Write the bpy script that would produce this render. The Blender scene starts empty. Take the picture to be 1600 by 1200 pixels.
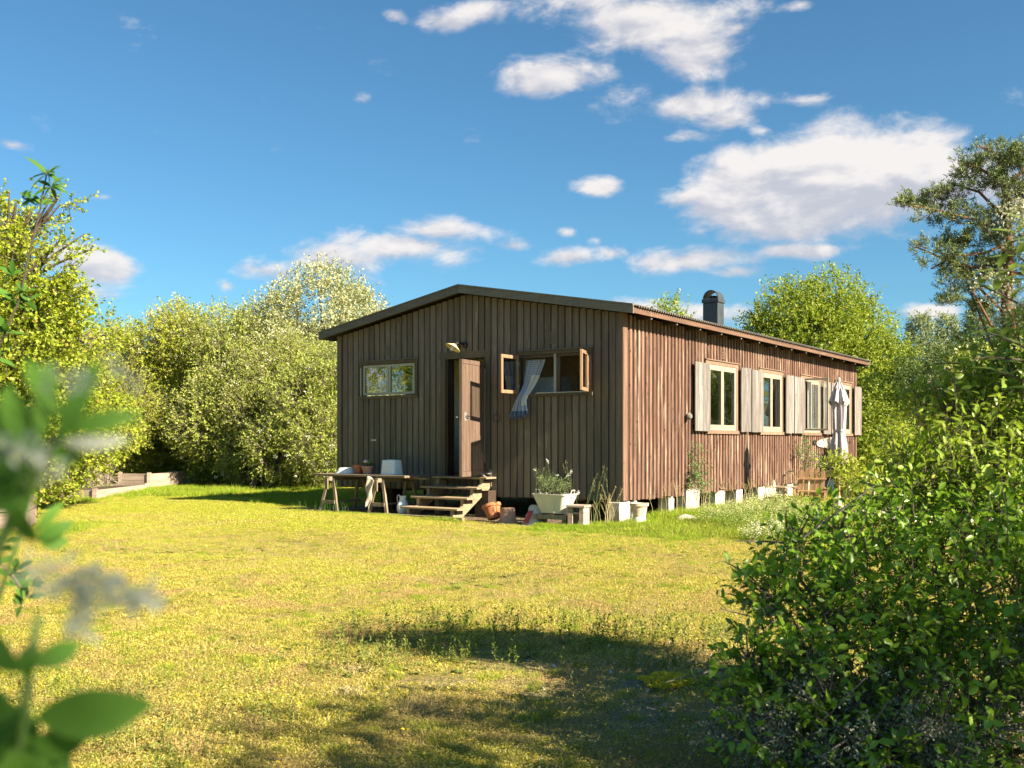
import bpy, bmesh, math, random
import numpy as np
from mathutils import Vector, Matrix, Euler

random.seed(7)
rng = np.random.default_rng(11)
R = math.radians
sc = bpy.context.scene
col = sc.collection

# ------------------------------------------------------------------ camera
CAMZ = 1.25
cam = bpy.data.cameras.new('camera')
cam.sensor_width = 36.0
cam.lens = 34.9
cam.shift_y = 0.0569
cam.clip_start = 0.05
cam.clip_end = 2000
cam.dof.use_dof = True
cam.dof.focus_distance = 11.0
cam.dof.aperture_fstop = 7.0
camo = bpy.data.objects.new('camera', cam)
camo.location = (0, 0, CAMZ)
camo.rotation_euler = (R(90), 0, 0)
col.objects.link(camo)
sc.camera = camo

# house frame: X local runs along the gable wall to the right, Y local along the long wall away
HC = Vector((1.71, 15.4, 0))
TH = math.atan2(-.576, .817)
ct, st = math.cos(TH), math.sin(TH)

def LW(x, y, z=0):
    return Vector((HC.x + x*ct - y*st, HC.y + x*st + y*ct, z))

def P(px, py, d):
    return Vector(((px-800)/1551*d, d, CAMZ + (691-py)/1551*d))

# ------------------------------------------------------------------ sun and sky
SUN_EL = 34.0
sd = Vector((math.cos(R(-0.6))*ct - math.sin(R(-0.6))*st, math.cos(R(-0.6))*st + math.sin(R(-0.6))*ct, 0))
SUN_AZ = math.atan2(sd.x, sd.y)                       # clockwise from +Y
tos = Vector((sd.x*math.cos(R(SUN_EL)), sd.y*math.cos(R(SUN_EL)), math.sin(R(SUN_EL))))
sl = bpy.data.lights.new('sun', 'SUN')
sl.energy = 4.4
sl.angle = R(0.5)
sl.color = (1.0, 0.85, 0.64)
so = bpy.data.objects.new('sun', sl)
so.rotation_euler = tos.to_track_quat('Z', 'Y').to_euler()
so.location = (8, -4, 12)
col.objects.link(so)

w = bpy.data.worlds.new('World')
sc.world = w
w.use_nodes = True
wn, wl = w.node_tree.nodes, w.node_tree.links
wn.clear()

def N(nodes, t, **kw):
    n = nodes.new(t)
    for k, v in kw.items():
        setattr(n, k, v)
    return n

def mth(nodes, links, op, a, b=None, c=None, clamp=False):
    n = nodes.new('ShaderNodeMath')
    n.operation = op
    n.use_clamp = clamp
    for i, v in enumerate((a, b, c)):
        if v is None:
            continue
        if isinstance(v, (int, float)):
            n.inputs[i].default_value = v
        else:
            links.new(v, n.inputs[i])
    return n.outputs[0]

def WM(op, a, b=None, c=None, clamp=False):
    return mth(wn, wl, op, a, b, c, clamp)

sky = N(wn, 'ShaderNodeTexSky', sky_type='NISHITA')
sky.sun_disc = False
sky.sun_elevation = R(SUN_EL)
sky.sun_rotation = SUN_AZ
sky.altitude = 50
sky.air_density = 1.0
sky.dust_density = 0.6
sky.ozone_density = 2.2
tc = N(wn, 'ShaderNodeTexCoord')
sep = N(wn, 'ShaderNodeSeparateXYZ')
wl.new(tc.outputs['Generated'], sep.inputs[0])
az = WM('ARCTAN2', sep.outputs[0], sep.outputs[1])
el = WM('ARCSINE', sep.outputs[2])
ae = N(wn, 'ShaderNodeCombineXYZ')
wl.new(az, ae.inputs[0])
wl.new(el, ae.inputs[1])

def azel(px, py):
    k = (px-800)/1551
    return math.atan(k), math.atan((691-py)/1551/math.sqrt(1+k*k))

# (centre px, centre py, half width, half height, weight): read off the photograph, kept as directions
CL = [(1260, 290, 160, 66, 1.45), (1350, 275, 140, 72, 1.5), (1300, 235, 80, 40, 1.2), (1440, 290, 90, 60, 1.15), (1150, 300, 85, 50, 1.2), (1210, 262, 60, 30, 1.0),
      (1080, 310, 60, 20, .8), (942, 290, 42, 16, 1.0), (1020, 30, 150, 50, 1.0), (1090, 80, 75, 40, 1.1), (930, 5, 110, 30, .9), (1140, 45, 60, 22, .8),
      (870, 120, 110, 26, .95), (800, 110, 50, 26, .9), (1070, 165, 120, 26, 1.0), (990, 150, 90, 30, .8), (1130, 185, 60, 18, .8), (1080, 212, 60, 12, .65),
      (700, 35, 70, 20, .8), (620, 27, 24, 11, .95), (750, 20, 50, 25, .8), (570, 155, 22, 10, .55), (1260, 158, 40, 10, .6), (1190, 205, 30, 10, .7),
      (620, 385, 130, 30, 1.05), (690, 362, 90, 22, 1.0), (520, 400, 90, 30, .95), (420, 425, 70, 24, .85), (355, 448, 24, 18, .7), (880, 402, 60, 18, .95), (885, 362, 24, 10, .9), (955, 395, 34, 14, .8),
      (1090, 408, 110, 22, 1.05), (1150, 425, 70, 18, .9), (1230, 393, 50, 12, .9), (1280, 393, 34, 12, .9), (800, 385, 40, 14, .7), (930, 375, 18, 9, .7), (1095, 362, 18, 14, .55),
      (150, 410, 48, 26, 1.35), (120, 400, 60, 22, 1.1), (80, 455, 70, 18, 1.0), (1460, 487, 45, 13, .95), (1110, 488, 80, 22, .95), (160, 308, 40, 7, .5), (20, 226, 24, 8, .5), (1250, 8, 30, 9, .8), (1560, 300, 70, 30, .8),
      (1000, 480, 120, 14, .6)]
fsum = None
ysum = None
for (px, py, rx, ry, wt) in CL:
    a0, e0 = azel(px, py)
    ra, re = rx*1.08/1551, ry*1.12/1551; wt *= 1.08
    v = N(wn, 'ShaderNodeVectorMath', operation='MULTIPLY_ADD')
    wl.new(ae.outputs[0], v.inputs[0])
    v.inputs[1].default_value = (1/ra, 1/re, 0)
    v.inputs[2].default_value = (-a0/ra, -e0/re, 0)
    ln = N(wn, 'ShaderNodeVectorMath', operation='LENGTH')
    wl.new(v.outputs[0], ln.inputs[0])
    f = WM('MULTIPLY_ADD', ln.outputs['Value'], -wt*.80, wt*1.25)
    f = WM('MAXIMUM', f, 0.0)
    s2 = N(wn, 'ShaderNodeSeparateXYZ')
    wl.new(v.outputs[0], s2.inputs[0])
    fy = WM('MULTIPLY', s2.outputs[1], f)
    fsum = f if fsum is None else WM('SMOOTH_MAX', fsum, f, .25)
    ysum = fy if ysum is None else WM('ADD', ysum, fy)
# scattered fair weather clouds over the rest of the sky, outside the part in view
mp = N(wn, 'ShaderNodeVectorMath', operation='MULTIPLY')
wl.new(ae.outputs[0], mp.inputs[0])
mp.inputs[1].default_value = (2.2, 6.0, 1)
ng = N(wn, 'ShaderNodeTexNoise')
ng.inputs['Scale'].default_value = 1.6
ng.inputs['Detail'].default_value = 1
wl.new(mp.outputs[0], ng.inputs['Vector'])
side = WM('SUBTRACT', WM('ABSOLUTE', az), 0.56)
side = WM('MULTIPLY', side, 5.0, clamp=True)
gen = WM('MULTIPLY', WM('MULTIPLY_ADD', ng.outputs[0], 5.0, -2.7), side)
fsum = WM('MAXIMUM', fsum, gen)

mp2 = N(wn, 'ShaderNodeVectorMath', operation='MULTIPLY')
wl.new(ae.outputs[0], mp2.inputs[0])
mp2.inputs[1].default_value = (1, 1.9, 1)
nz = N(wn, 'ShaderNodeTexNoise')
nz.inputs['Scale'].default_value = 12
nz.inputs['Detail'].default_value = 7
nz.inputs['Roughness'].default_value = .6
nz.inputs['Distortion'].default_value = .25
wl.new(mp2.outputs[0], nz.inputs['Vector'])
nzo = N(wn, 'ShaderNodeVectorMath', operation='ADD')
wl.new(mp2.outputs[0], nzo.inputs[0])
nzo.inputs[1].default_value = (0.008, 0.02, 0)
nz2 = N(wn, 'ShaderNodeTexNoise')
for k_, v_ in (('Scale', 12), ('Detail', 3), ('Roughness', .55), ('Distortion', .25)):
    nz2.inputs[k_].default_value = v_
wl.new(nzo.outputs[0], nz2.inputs['Vector'])
dens = WM('ADD', fsum, WM('MULTIPLY_ADD', nz.outputs[0], 2.2, -1.1))
mr = N(wn, 'ShaderNodeMapRange', interpolation_type='SMOOTHSTEP')
mr.inputs['From Min'].default_value = .46
mr.inputs['From Max'].default_value = 1.12
mr.inputs['To Max'].default_value = .93
wl.new(dens, mr.inputs['Value'])
shade = WM('ADD', WM('MULTIPLY', WM('SUBTRACT', nz.outputs[0], nz2.outputs[0]), 3.2), WM('MULTIPLY', ysum, .35))
shade = WM('ADD', shade, WM('MULTIPLY', WM('SUBTRACT', dens, .9), .22))
mr2 = N(wn, 'ShaderNodeMapRange', interpolation_type='SMOOTHSTEP')
mr2.inputs['From Min'].default_value = -.55
mr2.inputs['From Max'].default_value = .55
wl.new(shade, mr2.inputs['Value'])
cc = N(wn, 'ShaderNodeMix', data_type='RGBA')
cc.inputs[6].default_value = (.56, .57, .64, 1)
cc.inputs[7].default_value = (.92, .87, .84, 1)
wl.new(mr2.outputs[0], cc.inputs[0])
tint = N(wn, 'ShaderNodeMix', data_type='RGBA', blend_type='MULTIPLY')
tint.inputs[0].default_value = 1
wl.new(sky.outputs[0], tint.inputs[6])
tint.inputs[7].default_value = (.37, .63, .715, 1)
bgs = N(wn, 'ShaderNodeBackground')
bgs.inputs[1].default_value = .05
wl.new(tint.outputs[2], bgs.inputs[0])
bgc = N(wn, 'ShaderNodeBackground')
bgc.inputs[1].default_value = .26
wl.new(cc.outputs[2], bgc.inputs[0])
ms = N(wn, 'ShaderNodeMixShader')
wl.new(mr.outputs[0], ms.inputs[0])
wl.new(bgs.outputs[0], ms.inputs[1])
wl.new(bgc.outputs[0], ms.inputs[2])
wo = N(wn, 'ShaderNodeOutputWorld')
wl.new(ms.outputs[0], wo.inputs[0])
w.cycles.sampling_method = 'MANUAL'
w.cycles.sample_map_resolution = 512

sc.view_settings.view_transform = 'Standard'
sc.view_settings.look = 'None'
sc.view_settings.exposure = 2.05
sc.view_settings.gamma = 1
sc.view_settings.use_curve_mapping = False
sc.cycles.max_bounces = 7
sc.cycles.diffuse_bounces = 3
sc.cycles.transparent_max_bounces = 8
sc.cycles.transmission_bounces = 4
sc.cycles.use_denoising = True
sc.cycles.caustics_reflective = False
sc.cycles.caustics_refractive = False

# ------------------------------------------------------------------ tagging and mesh helpers
def tag(o, label=None, cat=None, group=None, kind=None):
    if label: o['label'] = label
    if cat: o['category'] = cat
    if group: o['group'] = group
    if kind: o['kind'] = kind
    return o

def thing(name, label, cat, loc=(0, 0, 0), rz=0, group=None):
    o = bpy.data.objects.new(name, None)
    o.empty_display_size = .1
    o.location = loc
    o.rotation_euler = (0, 0, rz)
    col.objects.link(o)
    return tag(o, label, cat, group)

def link_mesh(name, me, mat, parent=None, loc=None, rot=None, kind=None, label=None):
    o = bpy.data.objects.new(name, me)
    if mat is not None and not me.materials:
        me.materials.append(mat)
    if parent: o.parent = parent
    if loc is not None: o.location = loc
    if rot is not None: o.rotation_euler = rot
    col.objects.link(o)
    if kind: o['kind'] = kind
    if label: o['label'] = label
    return o

def copy_tree(o, parent=None, label=None):
    c = o.copy()
    col.objects.link(c)
    if parent: c.parent = parent
    if label: c['label'] = label
    for ch in list(o.children):
        copy_tree(ch, c)
    return c

class MB:
    def __init__(s):
        s.v = []; s.f = []
    def add(s, V, F):
        n = len(s.v)
        s.v += [tuple(p) for p in V]
        s.f += [tuple(i+n for i in f) for f in F]
        return s
    def box(s, x0, x1, y0, y1, z0, z1, M=None):
        V = [Vector(p) for p in ((x0,y0,z0),(x1,y0,z0),(x1,y1,z0),(x0,y1,z0),(x0,y0,z1),(x1,y0,z1),(x1,y1,z1),(x0,y1,z1))]
        if M is not None: V = [M @ p for p in V]
        return s.add(V, [(0,3,2,1),(4,5,6,7),(0,1,5,4),(1,2,6,5),(2,3,7,6),(3,0,4,7)])
    def beam(s, a, b, wd, th, up=(0, 0, 1)):
        a, b = Vector(a), Vector(b)
        d = (b-a); L = d.length; d.normalize()
        u = Vector(up)
        sdv = d.cross(u)
        if sdv.length < 1e-3: sdv = d.cross(Vector((1, 0, 0)))
        sdv.normalize(); u = sdv.cross(d)
        M = Matrix((sdv, d, u)).transposed().to_4x4(); M.translation = a
        return s.box(-wd/2, wd/2, 0, L, -th/2, th/2, M)
    def tube(s, pts, rad, n=6, cap=True):
        pts = [Vector(p) for p in pts]
        if isinstance(rad, (int, float)): rad = [rad]*len(pts)
        V = []; F = []
        prev = None
        for i, p in enumerate(pts):
            d = (pts[min(i+1, len(pts)-1)] - pts[max(i-1, 0)]).normalized()
            if prev is None:
                a = d.orthogonal().normalized()
            else:
                a = (prev - d*prev.dot(d))
                a = a.normalized() if a.length > 1e-5 else d.orthogonal().normalized()
            prev = a
            b = d.cross(a)
            for k in range(n):
                t = 2*math.pi*k/n
                V.append(p + (a*math.cos(t) + b*math.sin(t))*rad[i])
        for i in range(len(pts)-1):
            for k in range(n):
                k2 = (k+1) % n
                F.append((i*n+k, i*n+k2, (i+1)*n+k2, (i+1)*n+k))
        if cap:
            F.append(tuple(range(n-1, -1, -1)))
            F.append(tuple((len(pts)-1)*n+k for k in range(n)))
        return s.add(V, F)
    def lathe(s, prof, n=20, c=(0, 0, 0), sx=1, sy=1, M=None):
        V = []; F = []
        for (r, z) in prof:
            for k in range(n):
                t = 2*math.pi*k/n
                p = Vector((r*math.cos(t)*sx, r*math.sin(t)*sy, z))
                if M is not None: p = M @ p
                V.append(p + Vector(c))
        for i in range(len(prof)-1):
            for k in range(n):
                k2 = (k+1) % n
                F.append((i*n+k, i*n+k2, (i+1)*n+k2, (i+1)*n+k))
        if prof[0][0] > 1e-4: F.append(tuple(range(n-1, -1, -1)))
        if prof[-1][0] > 1e-4: F.append(tuple((len(prof)-1)*n+k for k in range(n)))
        return s.add(V, F)
    def prism(s, poly, axis, a, b):
        def mk(p, t):
            return {'x': (t, p[0], p[1]), 'y': (p[0], t, p[1]), 'z': (p[0], p[1], t)}[axis]
        n = len(poly)
        V = [mk(p, a) for p in poly] + [mk(p, b) for p in poly]
        F = [tuple(range(n)), tuple(range(2*n-1, n-1, -1))]
        F += [(i, i+n, (i+1) % n + n, (i+1) % n) for i in range(n)]
        return s.add(V, F)
    def build(s, name, mat, parent=None, bevel=0, smooth=False, loc=None, rot=None, kind=None, label=None):
        me = bpy.data.meshes.new(name)
        me.from_pydata(s.v, [], s.f)
        bm = bmesh.new(); bm.from_mesh(me)
        if smooth:
            bmesh.ops.remove_doubles(bm, verts=bm.verts, dist=1e-5)
        bmesh.ops.recalc_face_normals(bm, faces=bm.faces)
        if bevel:
            try:
                bmesh.ops.bevel(bm, geom=[e for e in bm.edges if len(e.link_faces) == 2 and e.calc_face_angle(0) > .5], offset=bevel, segments=1, affect='EDGES')
            except Exception:
                pass
        bm.to_mesh(me); bm.free()
        if smooth:
            for p in me.polygons: p.use_smooth = True
            me.set_sharp_from_angle(angle=R(40))
        return link_mesh(name, me, mat, parent, loc, rot, kind, label)

def np_mesh(name, V, F, rnd=None, smooth=False):
    """V (n,3) vertices, F (m,k) faces of k corners, rnd (m,) value per face"""
    me = bpy.data.meshes.new(name)
    V = np.ascontiguousarray(V, dtype=np.float32)
    F = np.ascontiguousarray(F, dtype=np.int32)
    m, k = F.shape
    me.vertices.add(len(V)); me.vertices.foreach_set('co', V.ravel())
    me.loops.add(m*k); me.loops.foreach_set('vertex_index', F.ravel())
    me.polygons.add(m); me.polygons.foreach_set('loop_start', np.arange(0, m*k, k, dtype=np.int32))
    if smooth: me.polygons.foreach_set('use_smooth', np.ones(m, dtype=bool))
    me.update(calc_edges=True)
    if rnd is not None:
        a = me.attributes.new('rnd', 'FLOAT', 'FACE')
        a.data.foreach_set('value', np.ascontiguousarray(rnd, dtype=np.float32))
    return me

# ------------------------------------------------------------------ materials
class M_:
    """tiny node builder"""
    def __init__(s, name):
        s.m = bpy.data.materials.new(name); s.m.use_nodes = True
        s.n, s.l = s.m.node_tree.nodes, s.m.node_tree.links
        s.b = s.n['Principled BSDF']; s.out = s.n['Material Output']
        s.b.inputs['Specular IOR Level'].default_value = .3
    def coord(s, scale=(1, 1, 1), kind='Object', rand=True):
        t = s.n.new('ShaderNodeTexCoord')
        mp = s.n.new('ShaderNodeMapping')
        mp.inputs['Scale'].default_value = scale
        s.l.new(t.outputs[kind], mp.inputs[0])
        if rand:
            oi = s.n.new('ShaderNodeObjectInfo')
            mm = mth(s.n, s.l, 'MULTIPLY', oi.outputs['Random'], 53.0)
            s.l.new(mm, mp.inputs['Location'])
        return mp.outputs[0]
    def pos(s, scale=(1, 1, 1)):
        g = s.n.new('ShaderNodeNewGeometry')
        mp = s.n.new('ShaderNodeMapping'); mp.inputs['Scale'].default_value = scale
        s.l.new(g.outputs['Position'], mp.inputs[0])
        return mp.outputs[0]
    def noise(s, vec, scale=1, detail=4, rough=.55, dist=0):
        n = s.n.new('ShaderNodeTexNoise')
        n.inputs['Scale'].default_value = scale; n.inputs['Detail'].default_value = detail
        n.inputs['Roughness'].default_value = rough; n.inputs['Distortion'].default_value = dist
        s.l.new(vec, n.inputs['Vector'])
        return n.outputs['Fac']
    def ramp(s, fac, stops, interp='LINEAR'):
        r = s.n.new('ShaderNodeValToRGB'); r.color_ramp.interpolation = interp
        e = r.color_ramp.elements
        while len(e) < len(stops): e.new(.5)
        for i, (p, c) in enumerate(stops):
            e[i].position = p
            e[i].color = (c, c, c, 1) if isinstance(c, (int, float)) else (*c, 1)
        s.l.new(fac, r.inputs[0])
        return r.outputs[0]
    def mix(s, f, a, b, mode='MIX'):
        n = s.n.new('ShaderNodeMix'); n.data_type = 'RGBA'; n.blend_type = mode
        for i, v in ((0, f), (6, a), (7, b)):
            if isinstance(v, (int, float)): n.inputs[i].default_value = v
            elif isinstance(v, tuple): n.inputs[i].default_value = (*v, 1)
            else: s.l.new(v, n.inputs[i])
        return n.outputs[2]
    def math(s, op, a, b=None, c=None, clamp=False):
        return mth(s.n, s.l, op, a, b, c, clamp)
    def rand(s):
        return s.n.new('ShaderNodeObjectInfo').outputs['Random']
    def attr(s, name):
        a = s.n.new('ShaderNodeAttribute'); a.attribute_name = name
        return a.outputs['Fac']
    def bump(s, h, strength=.4, dist=.01):
        b = s.n.new('ShaderNodeBump'); b.inputs['Strength'].default_value = strength; b.inputs['Distance'].default_value = dist
        s.l.new(h, b.inputs['Height']); s.l.new(b.outputs[0], s.b.inputs['Normal'])
        return s
    def set(s, color=None, rough=.7, metal=0, spec=None):
        if color is not None:
            if isinstance(color, tuple): s.b.inputs['Base Color'].default_value = (*color, 1)
            else: s.l.new(color, s.b.inputs['Base Color'])
        if isinstance(rough, (int, float)): s.b.inputs['Roughness'].default_value = rough
        else: s.l.new(rough, s.b.inputs['Roughness'])
        s.b.inputs['Metallic'].default_value = metal
        if spec is not None: s.b.inputs['Specular IOR Level'].default_value = spec
        return s

def wood(name, ca, cb, pale=None, pale_amt=0.0, grain=(16, 16, 1.1), rough=.8, bump=.5, green=None, vary=.35, knots=0.0, pale_lo=.6):
    m = M_(name)
    v = m.coord(grain)
    n1 = m.noise(v, 1.0, 5, .65, .3)
    v2 = m.coord((60, 60, 2.5))
    n2 = m.noise(v2, 1.0, 3, .6)
    c = m.mix(m.ramp(n1, [(.3, 0), (.72, 1)]), ca, cb)
    c = m.mix(.55, c, m.mix(m.ramp(n2, [(.3, 0.5), (.7, 1.0)]), (0, 0, 0), c), 'MIX')
    if pale is not None:
        n3 = m.noise(m.coord((9, 9, .9)), 1.0, 6, .7)
        c = m.mix(m.math('MULTIPLY', m.ramp(n3, [(pale_lo, 0), (pale_lo+.12, 1)]), pale_amt), c, pale)
    if green is not None:
        t = m.n.new('ShaderNodeTexCoord'); sp = m.n.new('ShaderNodeSeparateXYZ'); m.l.new(t.outputs['Object'], sp.inputs[0])
        g = m.math('MULTIPLY_ADD', sp.outputs[2], -.75, 1.95, clamp=True)
        n4 = m.noise(m.coord((1.2, 1.2, .7), rand=False), 1.3, 4)
        g = m.math('MULTIPLY', g, m.ramp(n4, [(.3, .25), (.65, 1)]))
        c = m.mix(m.math('MULTIPLY', g, .42), c, green)
    if knots:
        vo = m.n.new('ShaderNodeTexVoronoi'); vo.inputs['Scale'].default_value = 1
        m.l.new(m.coord((9, 9, 4.5)), vo.inputs['Vector'])
        c = m.mix(m.math('MULTIPLY', m.ramp(vo.outputs['Distance'], [(.06, 1), (.16, 0)]), knots), c, (.02, .012, .008))
    r = m.rand()
    k = m.math('MULTIPLY_ADD', r, vary, 1-vary/2)
    hs = m.n.new('ShaderNodeHueSaturation'); m.l.new(c, hs.inputs['Color']); m.l.new(k, hs.inputs['Value'])
    m.set(hs.outputs[0], rough)
    m.bump(m.math('ADD', n1, n2), bump, .004)
    return m.m

MT = {}
MT['front_board'] = wood('front_board', (.078, .063, .051), (.135, .108, .087), (.40, .36, .25), .35, green=(.105, .108, .055), vary=.4, pale_lo=.58)
MT['front_batten'] = wood('front_batten', (.122, .10, .083), (.21, .172, .14), (.45, .42, .31), .6, green=(.118, .12, .062), vary=.45, pale_lo=.60)
MT['side_board'] = wood('side_board', (.055, .032, .023), (.12, .072, .052), (.26, .19, .15), .3, vary=.4, knots=.4)
MT['side_batten'] = wood('side_batten', (.085, .045, .031), (.245, .14, .10), (.44, .34, .26), .7, vary=.45, knots=.85, pale_lo=.54, bump=1)
MT['corner'] = wood('corner', (.11, .062, .042), (.23, .14, .098), (.38, .29, .22), .5, knots=.5)
MT['casing'] = wood('casing', (.09, .075, .057), (.155, .125, .09), (.25, .22, .16), .25, green=(.07, .07, .035))
MT['side_casing'] = wood('side_casing', (.17, .11, .075), (.30, .20, .14), (.42, .33, .26), .4)
MT['fascia'] = wood('fascia', (.11, .06, .042), (.20, .12, .08), (.4, .3, .22), .3, grain=(2, 1.1, 16))
MT['barge'] = wood('barge', (.12, .112, .098), (.19, .178, .152), (.22, .2, .16), .3, grain=(1.1, 8, 14))
MT['rafter'] = wood('rafter', (.04, .028, .02), (.07, .05, .036))
MT['shutter'] = wood('shutter', (.115, .10, .092), (.25, .23, .215), (.36, .34, .325), .55, vary=.25, knots=.5, pale_lo=.52)
MT['cream_paint'] = wood('cream_paint', (.30, .27, .20), (.43, .39, .30), (.30, .22, .14), .25, rough=.5, bump=.2, vary=.08)
MT['green_paint'] = wood('green_paint', (.34, .34, .27), (.46, .46, .38), (.55, .54, .46), .4, rough=.55, bump=.2, vary=.1)
MT['sash_wood'] = wood('sash_wood', (.24, .14, .078), (.38, .245, .15), (.62, .45, .28), .3, rough=.6, bump=.3, vary=.1)
MT['door_wood'] = wood('door_wood', (.115, .076, .056), (.19, .128, .093), (.36, .27, .20), .5, vary=.18, knots=.35)
MT['door_dark'] = wood('door_dark', (.05, .03, .02), (.09, .05, .035))
MT['step_wood'] = wood('step_wood', (.26, .19, .115), (.44, .34, .22), (.55, .46, .34), .4, grain=(1.4, 14, 14), vary=.2)
MT['grey_wood'] = wood('grey_wood', (.18, .135, .09), (.36, .29, .21), (.48, .42, .33), .5, vary=.25)
MT['top_wood'] = wood('top_wood', (.12, .09, .065), (.28, .22, .16), (.42, .36, .29), .4, grain=(1.4, 14, 14), vary=.2)
MT['bed_wood'] = wood('bed_wood', (.30, .22, .17), (.52, .42, .35), (.62, .54, .47), .5, grain=(1.5, 1.5, 14), vary=.2)
MT['chair_wood'] = wood('chair_wood', (.30, .17, .09), (.48, .30, .17), (.58, .46, .32), .4, vary=.2)
MT['chair_pale'] = wood('chair_pale', (.50, .42, .30), (.66, .58, .44), (.7, .64, .54), .4, vary=.12)
MT['cabinet'] = wood('cabinet', (.42, .22, .10), (.56, .32, .16))
MT['bark'] = wood('bark', (.06, .045, .032), (.16, .125, .095), (.3, .28, .24), .4, grain=(9, 9, 3), bump=1)
MT['grey_bark'] = wood('grey_bark', (.10, .09, .075), (.22, .2, .175), (.33, .36, .30), .6, grain=(30, 30, 20), bump=1)
MT['pine_bark'] = wood('pine_bark', (.12, .06, .035), (.25, .125, .07), (.25, .2, .16), .4, grain=(7, 7, 3), bump=1)
MT['twig'] = wood('twig', (.05, .04, .03), (.12, .1, .075))
MT['pale_twig'] = wood('pale_twig', (.22, .18, .13), (.38, .32, .24))

def plain(name, c, rough=.5, metal=0, var=.12, scale=12, bump=0.0, spec=.4):
    m = M_(name)
    n = m.noise(m.coord((scale,)*3), 1, 4, .6)
    cc_ = m.mix(m.ramp(n, [(.35, 0), (.7, 1)]), tuple(x*(1-var) for x in c), tuple(min(1, x*(1+var*.6)) for x in c))
    m.set(cc_, rough, metal, spec)
    if bump: m.bump(m.noise(m.coord((scale*5,)*3), 1, 3), bump, .004)
    return m.m

MT['enamel'] = plain('enamel', (.74, .76, .77), .25, var=.06)
MT['zinc'] = plain('zinc', (.66, .64, .56), .45, var=.14, scale=6, bump=.1)
MT['terracotta'] = plain('terracotta', (.46, .17, .075), .8, var=.25, scale=14, bump=.2)
MT['terracotta_pale'] = plain('terracotta_pale', (.50, .29, .20), .85, var=.22, scale=14, bump=.2)
MT['chalk_pot'] = plain('chalk_pot', (.66, .50, .36), .85, var=.3, scale=9, bump=.2)
MT['white_pot'] = plain('white_pot', (.76, .73, .66), .7, var=.15)
MT['soil'] = plain('soil', (.06, .04, .025), .95, var=.4, scale=40, bump=.8)
MT['concrete'] = plain('concrete', (.56, .53, .47), .9, var=.35, scale=9, bump=.5)
MT['metal_dark'] = plain('metal_dark', (.045, .055, .062), .42, .0, var=.2, scale=5, spec=.5)
MT['roof'] = plain('roof', (.075, .068, .06), .7, var=.3, scale=6, bump=.2)
MT['black_iron'] = plain('black_iron', (.02, .02, .02), .5)
MT['steel'] = plain('steel', (.45, .44, .42), .4, .6)
MT['lamp_enamel'] = plain('lamp_enamel', (.72, .60, .34), .35)
MT['bulb'] = plain('bulb', (.8, .78, .7), .15)
MT['bag_grey'] = plain('bag_grey', (.42, .42, .42), .5, bump=.4, scale=20)
MT['bag_red'] = plain('bag_red', (.40, .05, .06), .5, bump=.4, scale=20)
MT['rag'] = plain('rag', (.55, .48, .38), .9, var=.25, bump=.5)
MT['stone'] = plain('stone', (.50, .47, .42), .9, var=.35, scale=7, bump=.7)
MT['interior_wall'] = plain('interior_wall', (.80, .75, .60), .8)
MT['interior_grey'] = plain('interior_grey', (.72, .75, .78), .6)
MT['interior_floor'] = plain('interior_floor', (.20, .13, .08), .6)
MT['sheathing'] = plain('sheathing', (.05, .035, .025), .9)
MT['black_cloth'] = plain('black_cloth', (.015, .015, .017), .9)
MT['net'] = plain('net', (.45, .44, .40), .9)
MT['fish_board'] = plain('fish_board', (.40, .34, .30), .8, var=.2, scale=10)
MT['parasol'] = plain('parasol', (.46, .41, .44), .9, var=.08)
MT['flower_pink'] = plain('flower_pink', (.75, .55, .52), .8)
MT['wire'] = plain('wire', (.30, .29, .26), .5, .5)
MT['pipe'] = plain('pipe', (.035, .03, .028), .5)

def glass_mat():
    m = M_('window_glass')
    m.n.remove(m.b)
    tr = m.n.new('ShaderNodeBsdfTransparent'); tr.inputs[0].default_value = (.95, .97, .96, 1)
    gl = m.n.new('ShaderNodeBsdfGlossy'); gl.inputs['Roughness'].default_value = .012; gl.inputs[0].default_value = (.95, .97, 1, 1)
    bp = m.n.new('ShaderNodeBump'); bp.inputs['Strength'].default_value = .05; bp.inputs['Distance'].default_value = .01
    m.l.new(m.noise(m.coord((3, 3, 3)), 1, 1), bp.inputs['Height']); m.l.new(bp.outputs[0], gl.inputs['Normal'])
    lw = m.n.new('ShaderNodeLayerWeight'); lw.inputs['Blend'].default_value = .42
    f = m.math('MULTIPLY_ADD', lw.outputs['Fresnel'], .8, .14, clamp=True)
    mx = m.n.new('ShaderNodeMixShader')
    m.l.new(f, mx.inputs[0]); m.l.new(tr.outputs[0], mx.inputs[1]); m.l.new(gl.outputs[0], mx.inputs[2])
    m.l.new(mx.outputs[0], m.out.inputs[0])
    return m.m
MT['glass'] = glass_mat()

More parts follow.
